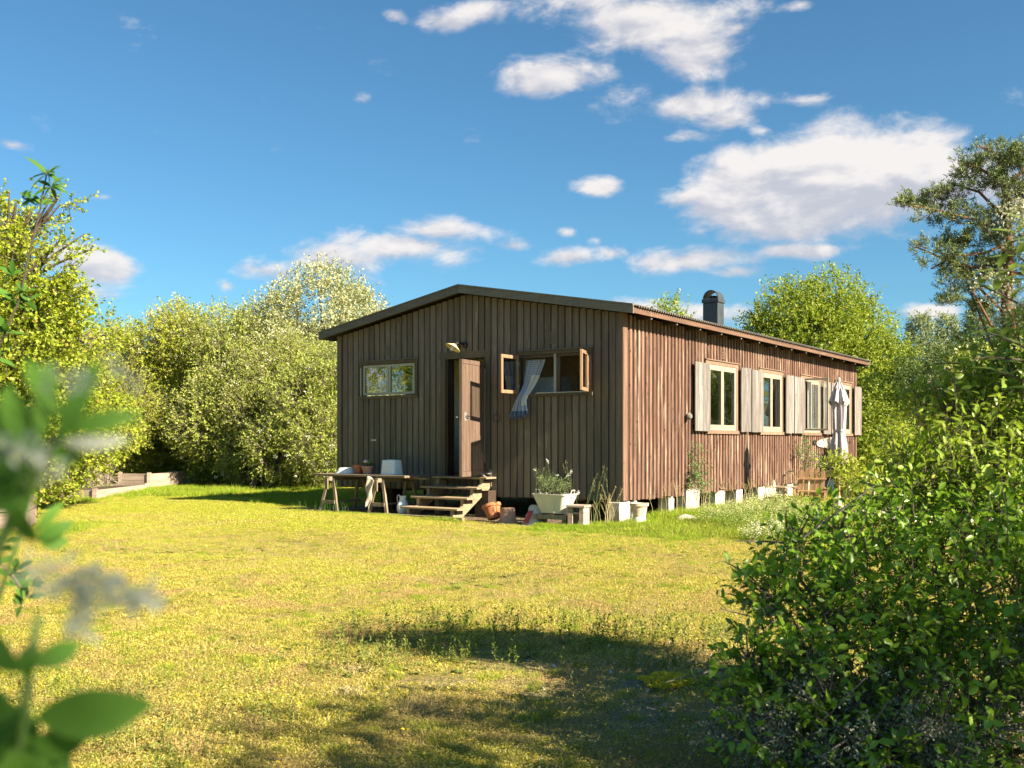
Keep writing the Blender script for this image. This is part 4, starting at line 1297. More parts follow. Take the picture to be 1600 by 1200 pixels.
# ------------------------------------------------------------------ vegetation helpers
def unit(a):
    return a/np.maximum(np.linalg.norm(a, axis=1, keepdims=True), 1e-9)
def rdir(n, up=0.0):
    v = rng.normal(size=(n, 3)); v[:, 2] += up
    return unit(v)
def vnoise(p, s=1.0, seed=0):
    """cheap smooth noise, about -1..1"""
    q = p*s
    r = 0
    k = np.array([[1.1, .7, .9], [-.8, 1.3, .5], [.6, -.9, 1.4], [1.7, 1.1, -1.2], [-1.5, .4, 1.9]])
    for i, kk in enumerate(k):
        r = r + np.sin(q @ kk + 1.7*i + seed*2.3 + 1.3*np.sin(q @ np.roll(kk, 1)*.7 + i))
    return r/3.2

def leaf_geo(pos, d, nrm, L, W, six=False, fold=.18, curl=.0):
    """leaf blades: base at pos, along d, facing nrm"""
    n = len(pos)
    d = unit(d); s = unit(np.cross(d, nrm)); u = np.cross(s, d)
    L = np.broadcast_to(np.asarray(L, float).reshape(-1, 1), (n, 1)); W = np.broadcast_to(np.asarray(W, float).reshape(-1, 1), (n, 1))
    if not six:
        b = pos; t = pos + d*L - u*L*curl
        l = pos + d*L*.45 + s*W*.5 + u*W*fold; r = pos + d*L*.45 - s*W*.5 + u*W*fold
        V = np.stack([b, l, t, r], 1).reshape(-1, 3)
        k = np.arange(n)[:, None]*4
        F = np.concatenate([k+[0, 2, 1], k+[0, 3, 2]], 1).reshape(-1, 3)
        return V, F, 2
    b = pos; t = pos + d*L - u*L*curl
    pts = [b]
    for sg in (1, -1):
        pts.append(pos + d*L*.28 + sg*s*W*.44 + u*(W*fold*.9 - L*curl*.08))
        pts.append(pos + d*L*.66 + sg*s*W*.42 + u*(W*fold*.9 - L*curl*.44))
    pts.append(t)
    pts.append(pos + d*L*.28 - u*L*curl*.08); pts.append(pos + d*L*.66 - u*L*curl*.44)
    V = np.stack(pts, 1).reshape(-1, 3)     # b0 l1 l2 r3 r4 t5 m6 m7
    k = np.arange(n)[:, None]*8
    F = np.concatenate([k+[0, 6, 1], k+[1, 6, 7], k+[1, 7, 2], k+[2, 7, 5], k+[0, 3, 6], k+[3, 7, 6], k+[3, 4, 7], k+[4, 5, 7]], 1).reshape(-1, 3)
    return V, F, 8

def twig_leaves(p0, td, tl, n, L, W, spread=.9, upn=.6, six=False, jit=.35, fold=.18, curl=0.0, ret=False):
    """n leaves along each twig that starts at p0, runs along td for tl"""
    m = len(p0)
    t = np.tile(np.linspace(.08, 1.0, n), m)
    P0 = np.repeat(p0, n, 0); TD = np.repeat(td, n, 0); TL = np.repeat(np.broadcast_to(np.asarray(tl, float), (m,)), n)
    pos = P0 + TD*(TL*t)[:, None]
    a = rdir(m*n); side = unit(np.cross(TD, a))
    d = unit(TD*.55 + side*spread + rng.normal(size=(m*n, 3))*jit)
    nrm = unit(rng.normal(size=(m*n, 3))*.7 + np.array([0, 0, upn]) + .0)
    LL = L*rng.uniform(.65, 1.25, m*n); WW = W*LL/L*rng.uniform(.85, 1.15, m*n)
    V, F, k = leaf_geo(pos, d, nrm, LL, WW, six, fold, curl)
    # rnd: per twig tone plus per leaf tone
    r = np.clip(np.repeat(rng.uniform(0, 1, m), n)*.55 + rng.uniform(0, 1, m*n)*.45, 0, 1)
    r = np.where(rng.uniform(0, 1, m*n) < .05, 1.0, r*.88)
    return V, F, np.repeat(r, k)

def tubes_np(p0, p1, r0, r1, n=3):
    """straight tapered twigs"""
    d = unit(p1-p0); a = unit(np.cross(d, np.array([.31, .52, .79]))); b = np.cross(d, a)
    m = len(p0); ang = np.arange(n)*2*np.pi/n
    c_, s_ = np.cos(ang), np.sin(ang)
    ring = a[:, None, :]*c_[None, :, None] + b[:, None, :]*s_[None, :, None]
    V = np.concatenate([p0[:, None, :]+ring*np.reshape(r0, (-1, 1, 1)), p1[:, None, :]+ring*np.reshape(r1, (-1, 1, 1))], 1).reshape(-1, 3)
    k = np.arange(m)[:, None]*(2*n)
    F = np.concatenate([k+[i, (i+1) % n, (i+1) % n+n, i+n] for i in range(n)], 1).reshape(-1, 4)
    return V, F

def shell_points(lobes, n, inner=.55, zmin=.05):
    """lobes: (x,y,z,r) or (x,y,z,rx,ry,rz); points spread through the outer part of the union"""
    L = np.array([(l[0], l[1], l[2], *(l[3:6] if len(l) >= 6 else (l[3],)*3)) for l in lobes], float)
    wgt = (L[:, 3]*L[:, 4]*L[:, 5])**(2/3); wgt /= wgt.sum()
    idx = rng.choice(len(L), n, p=wgt)
    d = rdir(n); r = rng.uniform(inner**2, 1, n)**.5
    off = d*L[idx, 3:6]*r[:, None]
    p = L[idx, :3] + off
    inside = np.zeros(n, bool)
    for i in range(len(L)):
        q = ((p-L[i, :3])/L[i, 3:6]); inside |= ((q**2).sum(1) < inner**2*.8) & (idx != i)
    ok = (~inside) & (p[:, 2] > zmin)
    return p[ok], unit(off[ok]/L[idx[ok], 3:6])

def merge(*parts):
    Vs, Fs, Rs, k = [], [], [], 0
    for V, F, r in parts:
        Vs.append(V); Fs.append(F+k); Rs.append(r); k += len(V)
    return np.concatenate(Vs), np.concatenate(Fs), np.concatenate(Rs)

def plant(name, label, cat, base, lobes, mat, n=3000, leaf=.06, width=.55, per=9, tl=.35, up=.25, hole=.0, hs=1.2, inner=.5, droop=0.0, group=None,
          bark='bark', trunk=.12, limbs=True, fol='crown', six=False, twigs=False, bloom=None, seed=0, upn=.6, clip=None, twigmat='twig'):
    """a tree or shrub: Empty at its base > foliage (stuff), trunk, limbs, blossom"""
    base = Vector(base)
    t = thing(name, label, cat, base, 0, group)
    b = np.array(base)
    p, o = shell_points(lobes, n, inner)
    if hole:
        keep = vnoise(p, hs, seed) + rng.uniform(-.35, .35, len(p)) > -1+hole*1.3
        p, o = p[keep], o[keep]
    if clip is not None:
        k = clip(p); p, o = p[k], o[k]
    td = unit(o*.75 + rdir(len(p))*.65 + np.array([0, 0, up]))
    tls = tl*rng.uniform(.5, 1.35, len(p))
    V, F, r = twig_leaves(p, td, tls, per, leaf, leaf*width, six=six, upn=upn)
    o_ = link_mesh(fol, np_mesh(fol, V-b, F, r), LF[mat], t, kind='stuff')
    if twigs:
        V, F = tubes_np(p-td*tls[:, None]*.3-b, p+td*tls[:, None]*.95-b, np.full(len(p), .0045 if leaf > .05 else .003), np.full(len(p), .0015))
        link_mesh('twigs', np_mesh('twigs', V, F), MT[twigmat], t, kind='stuff')
    if bloom:
        bm_, nb, bl = bloom
        kb = rng.choice(len(p), min(nb, len(p)), replace=False)
        pp = p[kb] + td[kb]*tls[kb][:, None]
        m = 12
        P0 = np.repeat(pp, m, 0) + rng.normal(size=(len(pp)*m, 3))*bl*.8
        V, F, k = leaf_geo(P0, rdir(len(P0), .3), rdir(len(P0), .8), bl, bl*.9)
        link_mesh('blossom', np_mesh('blossom', V-b, F, np.repeat(rng.uniform(0, .85, len(P0)), k)), LF[bm_], t, kind='stuff')
    if trunk:
        c = np.array([np.array(l[:3])*1.0 for l in lobes]); cen = c.mean(0)
        zt = max(.4, cen[2]*.55)
        fork = Vector((base.x*.7+cen[0]*.3, base.y*.7+cen[1]*.3, zt))
        mm = fork.lerp(base, .5) + Vector((.1, .05, 0))
        MB().tube([(0, 0, -.1), tuple(mm-base), tuple(fork-base)], [trunk*1.2, trunk*.95, trunk*.8], 10).build('trunk', MT[bark], t, smooth=True)
        if limbs:
            for l in lobes:
                e = Vector(l[:3]); rr = l[3]
                d = e - fork
                k1 = fork + d*.35 + Vector((random.uniform(-.15, .15), random.uniform(-.15, .15), .1))*min(1, d.length)
                k2 = fork + d*.75 + Vector((random.uniform(-.2, .2), random.uniform(-.2, .2), .05))*min(1, d.length)
                MB().tube([fork-base, k1-base, k2-base, e + Vector((0, 0, rr*.35))-base], [trunk*.6, trunk*.42, trunk*.26, trunk*.1], 7).build('limb', MT[bark], t, smooth=True)
                for _ in range(3):
                    q = e + Vector((random.uniform(-1, 1), random.uniform(-1, 1), random.uniform(-.3, 1)))*rr*.8
                    MB().tube([k2-base, (k2.lerp(q, .55)+Vector((0, 0, .1*rr)))-base, q-base], [trunk*.2, trunk*.13, trunk*.05], 5).build('limb', MT[bark], t, smooth=True)
    return t

def LB(px, py, d, r, ry=None, rz=None):
    q = P(px, py, d)
    return (q.x, q.y, q.z, r, ry or r, rz or r)

# ------------------------------------------------------------------ trees and hedge on the left
plant('willow_tree', 'tall rounded silvery tree standing highest, behind the left roof corner', 'tree', (-5.6, 30.5, 0),
      [LB(500, 490, 30.5, 1.45), LB(445, 520, 30, 1.15), LB(555, 505, 30.5, 1.05), LB(520, 560, 30, 1.6), LB(430, 590, 29.5, 1.4), LB(590, 580, 31, 1.2), LB(480, 650, 29.5, 1.6), LB(560, 660, 30, 1.6)],
      'silver', n=12500, leaf=.09, width=.5, per=8, tl=.42, up=.6, hole=.22, hs=1.6, trunk=.2, bloom=('cream_bloom', 800, .05))
HD = [
 ('hedge_shrub', 'broad pale green shrub in the hedge left of the silvery tree', (-7.9, 29.6, 0), [LB(350, 540, 29.5, 1.1), LB(405, 530, 30.0, 1.0), LB(375, 600, 29.0, 1.35), LB(330, 660, 28.6, 1.2), LB(410, 670, 29.0, 1.2)], 'hedge', ('cream_bloom', 260, .045)),
 ('hedge_shrub', 'rounded bright green shrub with cream blossom at the middle of the hedge', (-10.3, 31.2, 0), [LB(240, 705, 30.8, .9), LB(305, 715, 30.8, .7), LB(270, 525, 29.5, .95), LB(232, 545, 29.4, .9), LB(300, 560, 30.0, 1.0), LB(255, 610, 30.6, 1.3), LB(290, 680, 30.8, 1.15)], 'hedge_gold', ('cream_bloom', 420, .05)),
 ('hedge_shrub', 'yellow green shrub in the hedge above the raised beds', (-12.3, 29.6, 0), [LB(100, 738, 28.5, .6), LB(175, 560, 29.0, 1.0), LB(130, 590, 28.5, 1.2), LB(190, 640, 28.2, 1.2), LB(120, 680, 28.0, 1.1), LB(215, 700, 30.0, .8), LB(60, 620, 28.0, 1.4), LB(10, 660, 28.0, 1.4)], 'hedge_gold', None),
 ('hedge_shrub', 'dark shaded shrub beside the left house corner', (-5.3, 26.6, 0), [LB(480, 640, 26.6, 1.0), LB(520, 600, 26.8, 1.0), LB(510, 690, 26.0, 1.0), LB(440, 700, 26.6, .95), LB(390, 715, 27.8, .75)], 'hedge', ('white_bloom', 90, .035)),
 ('hedge_shrub', 'twiggy pale shrub between the bright hedge and the dark shaded one', (-6.9, 26.3, 0), [LB(420, 600, 28.3, 1.0), LB(455, 575, 28.5, .9), LB(400, 640, 28.0, .95), LB(445, 650, 27.8, .9)], 'hedge', ('cream_bloom', 200, .04)),
 ('hedge_shrub', 'low leafy shrub with white flowers behind the taller raised bed', (-9.4, 31.0, 0), [LB(330, 705, 31, .8), LB(275, 705, 31, .7), LB(365, 690, 30, .9), LB(250, 745, 30.5, .5), LB(330, 740, 30.5, .55), LB(400, 738, 29.5, .6), LB(460, 740, 28.5, .55)], 'hedge_gold', ('white_bloom', 120, .04)),
]
for (nm, lb, bs, lob, mt, bl) in HD:
    plant(nm, lb, 'shrub', bs, lob, mt, n=7800, leaf=random.choice([.058, .066, .074]), width=.55, per=9, tl=.36, up=.25, hole=.36, hs=2.6, trunk=.07, inner=.3, bloom=bl, seed=len(lb), twigs=True, twigmat='pale_twig', fol='foliage')
plant('hedge_shrub', 'low bright leafy undergrowth at the hedge foot right of the raised beds', 'shrub', (-7.6, 28, 0), [LB(335, 728, 29, .8), LB(375, 722, 28.5, .85), LB(420, 728, 28, .8), LB(465, 730, 27.6, .75), LB(505, 735, 27.2, .6), LB(300, 725, 30.4, .75), LB(200, 715, 30.6, .8), LB(250, 718, 30.6, .8)], 'veg', n=4800, leaf=.06, per=8, tl=.3, trunk=.0, inner=.2, fol='foliage', twigs=True)
# bare brushwood under the hedge by the beds
def brush(label, x0, x1, y, h, n, mat='pale_twig'):
    p0 = np.stack([rng.uniform(x0, x1, n), y+rng.uniform(-.5, .5, n), rng.uniform(0, h*.6, n)], 1)
    d = rdir(n, .35)
    V, F = tubes_np(p0-[x0, y, 0], p0+d*rng.uniform(.2, .9, n)[:, None]-[x0, y, 0], np.full(n, .014), np.full(n, .004))
    o = link_mesh('brushwood', np_mesh('brushwood', V, F), MT[mat], None, loc=(x0, y, 0), kind='stuff')
    return tag(o, label, 'brushwood')
brush('pale dry brushwood under the hedge left of the raised beds', -13.2, -10.9, 26.6, 1.1, 750)
brush('dead branches lying behind the lower raised bed', -11.6, -10.2, 25.4, .45, 160)
# far wood closing the view
for i, (bs, lob, mt) in enumerate((((-15, 40, 0), [LB(100, 560, 40, 2.6), LB(0, 540, 40, 3), LB(-120, 540, 40, 3), LB(190, 600, 40, 2.4), LB(60, 660, 38, 2.4)], 'ash'),
                       ((-9, 41, 0), [LB(300, 590, 40, 2.4), LB(400, 600, 41, 2.4), LB(520, 600, 42, 2.4), LB(250, 660, 38, 2.2)], 'ash'))):
    plant('distant_tree', ['green tree far behind the hedge at the left edge', 'green tree far behind the hedge, next to the house'][i], 'tree', bs, lob, mt, n=3500, leaf=.15, per=8, tl=.6, trunk=.25, hole=.1)

# near tree at the left edge
plant('field_maple', 'lime green tree with open branch tips at the left edge of the meadow', 'tree', (-9.4, 15.6, 0),
      [LB(0, 375, 15, .70), LB(-70, 400, 15, 1.2), LB(60, 440, 14.8, .75), LB(15, 520, 14.8, 1.0), LB(70, 560, 14.8, .8), LB(-100, 560, 15, 1.5), LB(30, 640, 14.6, 1.0), LB(110, 630, 15.4, .75), LB(-60, 700, 14.6, 1.2),
       LB(95, 390, 14.9, .42, .5, .16), LB(92, 318, 15, .32, .3, .07), LB(50, 345, 15, .4, .4, .12), LB(105, 440, 14.9, .25, .3, .14), LB(75, 480, 14.9, .5), LB(150, 530, 15.8, .5, .4, .12), LB(25, 330, 15, .35, .4, .10)],
      'lime', n=7200, leaf=.062, width=.8, per=9, tl=.28, up=.1, hole=.52, hs=2.6, trunk=.16, inner=.3, twigs=True, upn=.9, seed=3)
plant('field_maple', 'low lime green bush under the tree at the left edge', 'shrub', (-8.6, 18.5, 0), [LB(120, 680, 18.5, .8), LB(60, 700, 18, .9), LB(0, 700, 18, 1.0), LB(90, 740, 18.3, .45), LB(170, 670, 19.5, .6)],
      'lime', n=4500, leaf=.06, width=.8, per=9, tl=.25, hole=.3, hs=2.5, trunk=.06, inner=.3, fol='foliage', twigs=True, twigmat='pale_twig')

# ------------------------------------------------------------------ trees on the right
plant('ash_tree', 'large round green leafy tree rising behind the far end of the house', 'tree', (11.4, 34, 0),
      [LB(1240, 500, 34, 1.35), LB(1300, 480, 34, 1.2), LB(1275, 540, 33.5, 1.9), LB(1195, 520, 34, .9, .9, .55), LB(1345, 520, 34, 1.1), LB(1340, 580, 33.5, 1.7), LB(1380, 640, 33, 1.4), LB(1360, 700, 32.5, 1.6), LB(1300, 640, 33.5, 2.2), LB(1175, 500, 34.2, .5, .5, .2), LB(1362, 468, 34, .45, .4, .14), LB(1400, 560, 33.5, .6)],
      'ash', n=12000, leaf=.11, width=.5, per=9, tl=.42, up=.1, hole=.46, hs=1.15, trunk=.28, inner=.3, seed=5, upn=.8)
plant('young_tree', 'small tree top just showing over the roof ridge left of the chimney', 'tree', (5.1, 32, 0), [LB(1045, 486, 32, .42, .4, .4), LB(1052, 500, 32, .6)], 'ash', n=160, leaf=.10, per=8, tl=.4, trunk=.06, inner=.1)
def needles(p, td, tl, n, L, W):
    m = len(p); t = np.tile(np.linspace(.1, 1, n), m)
    TD = np.repeat(td, n, 0)
    pos = np.repeat(p, n, 0) + TD*(np.repeat(tl, n)*t)[:, None]
    d = unit(TD*.7 + rdir(m*n)*.9)
    V, F, k = leaf_geo(pos, d, rdir(m*n, .5), L*rng.uniform(.7, 1.2, m*n), W, fold=.05)
    r = np.clip(np.repeat(rng.uniform(0, 1, m), n)*.6+rng.uniform(0, .4, m*n), 0, .9)
    return V, F, np.repeat(r, k)
# the pine
PD = 26.0
bx_ = P(1590, 691, PD)
pine = thing('pine_tree', 'tall pine with a reddish trunk and open branches at the right edge', 'tree', (bx_.x, PD, 0))
pb_ = np.array([bx_.x, PD, 0.0])
trk = [P(1592, 770, PD), P(1588, 640, PD), P(1580, 560, PD), P(1573, 470, PD), P(1576, 380, PD), P(1570, 300, PD), P(1562, 240, PD)]
MB().tube([v-Vector(pb_) for v in trk], [.20, .18, .17, .15, .12, .08, .03], 10).build('trunk', MT['pine_bark'], pine, smooth=True)
PB = [((1576, 400), (1530, 345), (1470, 330), (1410, 318)), ((1574, 345), (1530, 300), (1480, 285)), ((1570, 290), (1530, 262), (1500, 255)),
      ((1575, 380), (1540, 395), (1490, 400), (1455, 420)), ((1577, 440), (1545, 420), (1500, 415), (1430, 385)), ((1565, 260), (1550, 235), (1530, 228)), ((1570, 300), (1600, 262), (1640, 250)), ((1574, 370), (1620, 340), (1670, 340)),
      ((1576, 430), (1630, 420), (1680, 430)), ((1582, 560), (1550, 510), (1520, 455)), ((1590, 600), (1550, 540), (1510, 440)), ((1580, 500), (1520, 440), (1470, 395))]
tips = []
for i, br in enumerate(PB):
    dy = random.uniform(-1.2, 1.2)
    pts = [P(x, y, PD + dy*k/len(br)) for k, (x, y) in enumerate(br)]
    MB().tube([v-Vector(pb_) for v in pts], [.045*(1-k/len(pts)*.75) for k in range(len(pts))], 7).build('limb', MT['pine_bark'], pine, smooth=True)
DB = [P(1590, 640, PD-.3), P(1545, 590, PD-.6), P(1520, 555, PD-.8), P(1500, 540, PD-.9)]
MB().tube([v-Vector(pb_) for v in DB], [.10, .07, .05, .02], 7).build('dead_limb', MT['grey_bark'], pine, smooth=True)
pads = [(1555, 238, .75), (1520, 248, .55), (1590, 250, .8), (1500, 262, .35), (1540, 275, .8), (1580, 300, .8), (1505, 300, .55), (1475, 300, .35), (1460, 318, .45), (1430, 312, .40), (1412, 318, .25), (1500, 335, .6), (1545, 330, .8), (1475, 350, .4), (1450, 335, .35),
        (1520, 370, .7), (1560, 375, .8), (1490, 378, .4), (1450, 385, .4), (1430, 388, .3), (1475, 410, .5), (1520, 415, .6), (1560, 420, .7), (1450, 418, .35), (1500, 440, .4), (1540, 450, .5), (1480, 448, .3), (1590, 350, .8), (1600, 420, .8), (1640, 300, .8), (1650, 380, .9), (1585, 270, .8), (1600, 320, .8), (1590, 460, .7), (1610, 500, .8), (1570, 500, .45), (1560, 350, .6),
        (1480, 468, .3), (1520, 480, .4), (1500, 500, .35), (1490, 455, .3)]
pp = []; oo = []
pads += [(random.uniform(1470, 1660), random.uniform(250, 480), random.uniform(.18, .42)) for _ in range(30)]
for (x, y, r) in pads:
    q = P(x, y, PD + random.uniform(-.7, .7))
    m = int(250*r*r)+24
    d = rdir(m); pp.append(np.array(q) + d*np.array([r, r, r*.5])*rng.uniform(.3, 1, m)[:, None]); oo.append(d)
pp = np.concatenate(pp); oo = np.concatenate(oo)
keep = vnoise(pp, 4.0, 2) > -.05
pp, oo = pp[keep], oo[keep]
td = unit(oo*np.array([1, 1, .4])*.6 + rdir(len(pp))*.4 + np.array([0, 0, .45])); tl_ = rng.uniform(.12, .26, len(pp))
V, F, r = needles(pp, td, tl_, 15, .11, .020)
link_mesh('needles', np_mesh('needles', V-pb_, F, r), LF['pine'], pine, kind='stuff')
V, F = tubes_np(pp-td*.12-pb_, pp+td*tl_[:, None]-pb_, np.full(len(pp), .006), np.full(len(pp), .003))
link_mesh('twigs', np_mesh('twigs', V, F), MT['bark'], pine, kind='stuff')
# the darker lower clump of pine twigs behind
def conifer(label, px, top, bot, d, wd, mat, name='spruce_tree', dens=1.0):
    base = P(px, 691, d); h1 = P(px, top, d).z; h0 = max(.3, P(px, bot, d).z)
    t = thing(name, label, 'tree', (base.x, d, 0))
    b = np.array([base.x, d, 0])
    MB().tube([(0, 0, 0), (.05, 0, h1*.6), (0, 0, h1*.98)], [.16, .1, .02], 8).build('trunk', MT['bark'], t, smooth=True)
    n = int(1500*dens)
    f = rng.uniform(0, 1, n)**.75
    z = h1 - f*(h1-h0); a = rng.uniform(0, 2*np.pi, n)
    rad = wd*(f**.8)*(.75+.35*np.sin(f*34+a*2))*rng.uniform(.35, 1, n)**.5
    p = np.stack([b[0]+rad*np.cos(a), b[1]+rad*np.sin(a), z], 1)
    o = np.stack([np.cos(a), np.sin(a), np.full(n, .1)], 1)
    td = unit(o + rdir(n)*.5 + [0, 0, .25]); tl2 = rng.uniform(.2, .5, n)
    V, F, r = needles(p, td, tl2, 14, .15, .03)
    link_mesh('needles', np_mesh('needles', V-b, F, r), LF[mat], t, kind='stuff')
    return t
conifer('pale green conifer with a pointed top between the round tree and the pine', 1438, 492, 690, 42, 2.0, 'spruce', dens=1.2)
conifer('pale green conifer just right of the pointed one, under the pine', 1480, 492, 690, 44, 1.6, 'spruce', dens=1.3)
conifer('dark conifer standing under the lower pine branches', 1530, 470, 690, 38, 1.7, 'pine', dens=1.2)
conifer('dark conifer behind the pine trunk at the right edge', 1590, 480, 690, 40, 2.4, 'pine', dens=1.2)
plant('background_shrub', 'dark green shrub wall behind the patio at the far house end', 'shrub', (13.5, 33, 0), [LB(1420, 620, 33, 1.3), LB(1470, 620, 31, 1.5), LB(1450, 680, 29, 1.5), LB(1530, 600, 31, 1.4), LB(1560, 660, 29, 1.6), LB(1400, 700, 28, 1.0)],
      'dark', n=5500, leaf=.09, per=9, tl=.4, trunk=.1, hole=.15, fol='foliage')
plant('background_shrub', 'bright green shrub close behind the last shutter', 'shrub', (9.6, 27.2, 0), [LB(1370, 690, 27, .9), LB(1400, 660, 28, .9), LB(1360, 640, 28, .8), LB(1390, 720, 26, .8), LB(1345, 720, 26.5, .5)],
      'ash', n=4500, leaf=.075, per=9, tl=.35, trunk=.07, hole=.25, fol='foliage')
plant('background_shrub', 'yellowish green shrub with pale blossom under the pine', 'shrub', (11.2, 22, 0), [LB(1530, 600, 22, .75), LB(1580, 620, 21, .9), LB(1490, 640, 22, .7)],
      'hedge', n=3000, leaf=.075, per=8, tl=.3, trunk=.06, hole=.2, fol='foliage', bloom=('cream_bloom', 300, .045))

# ------------------------------------------------------------------ trees out of the frame: they shade the foreground and stand in the window glass
def SP(s, r, h):            # s across the sun, r towards it, h height
    return (s*.576 + r*.817, s*.817 - r*.576, h)
q1 = [(*SP(3.0, 3.6, 3.5), 1.05), (*SP(2.1, 3.95, 3.3), 1.1), (*SP(3.7, 4.2, 3.7), .45), (*SP(.9, 4.0, 3.4), 1.2), (*SP(3.0, 4.4, 3.9), 1.1), (*SP(1.9, 4.8, 3.9), 1.3), (*SP(-.2, 3.9, 3.4), 1.3), (*SP(-1.1, 3.4, 3.0), 1.2), (*SP(2.5, 3.4, 2.0), .7)]
plant('shade_tree', 'leafy tree standing to the right behind the viewer', 'tree', (4.6, .6, 0), q1, 'near', n=3900, leaf=.07, width=.6, per=8, tl=.3, hole=.28, hs=2.8, trunk=.14, inner=.1)
q2 = [(*SP(4.95, 1.6, 3.6), .75, .30, .28), (*SP(5.1, 1.3, 3.1), .5, .25, .25), (*SP(5.0, 2.6, 4.0), .4, .25, .2)]
plant('shade_tree', 'slim leaning tree standing to the right of the viewer', 'tree', (4.7, 2.6, 0), q2, 'near', n=750, leaf=.07, width=.6, per=8, tl=.25, hole=.1, hs=2.5, trunk=.08, inner=.1)
for (lb, bs, lob) in (('round tree left of the viewer across the meadow', (-16, 12.5, 0), [(-16, 12.5, 3.6, 2.2), (-15, 10, 3.0, 1.9), (-17, 15, 4.2, 2.2)]),
                      ('leafy tree behind the viewer to the left', (-13, 5, 0), [(-13, 5, 3.4, 2.2), (-14, 2, 4.0, 2.4), (-12, 7.5, 2.2, 1.6)]),
                      ('tree beyond the right edge facing the long wall', (21, 27, 0), [(21, 27, 3.4, 2.2), (19, 24, 2.8, 1.9), (23, 31, 4.4, 2.6), (22, 22, 2.6, 2.0)]),
                      ('second tree beyond the right edge near the pine', (21, 36, 0), [(21, 36, 4, 2.6), (24, 39, 5, 2.6)])):
    plant('meadow_tree', lb, 'tree', bs, lob, 'hedge_gold', n=3200, leaf=.12, per=8, tl=.45, hole=.25, trunk=.16, inner=.3)

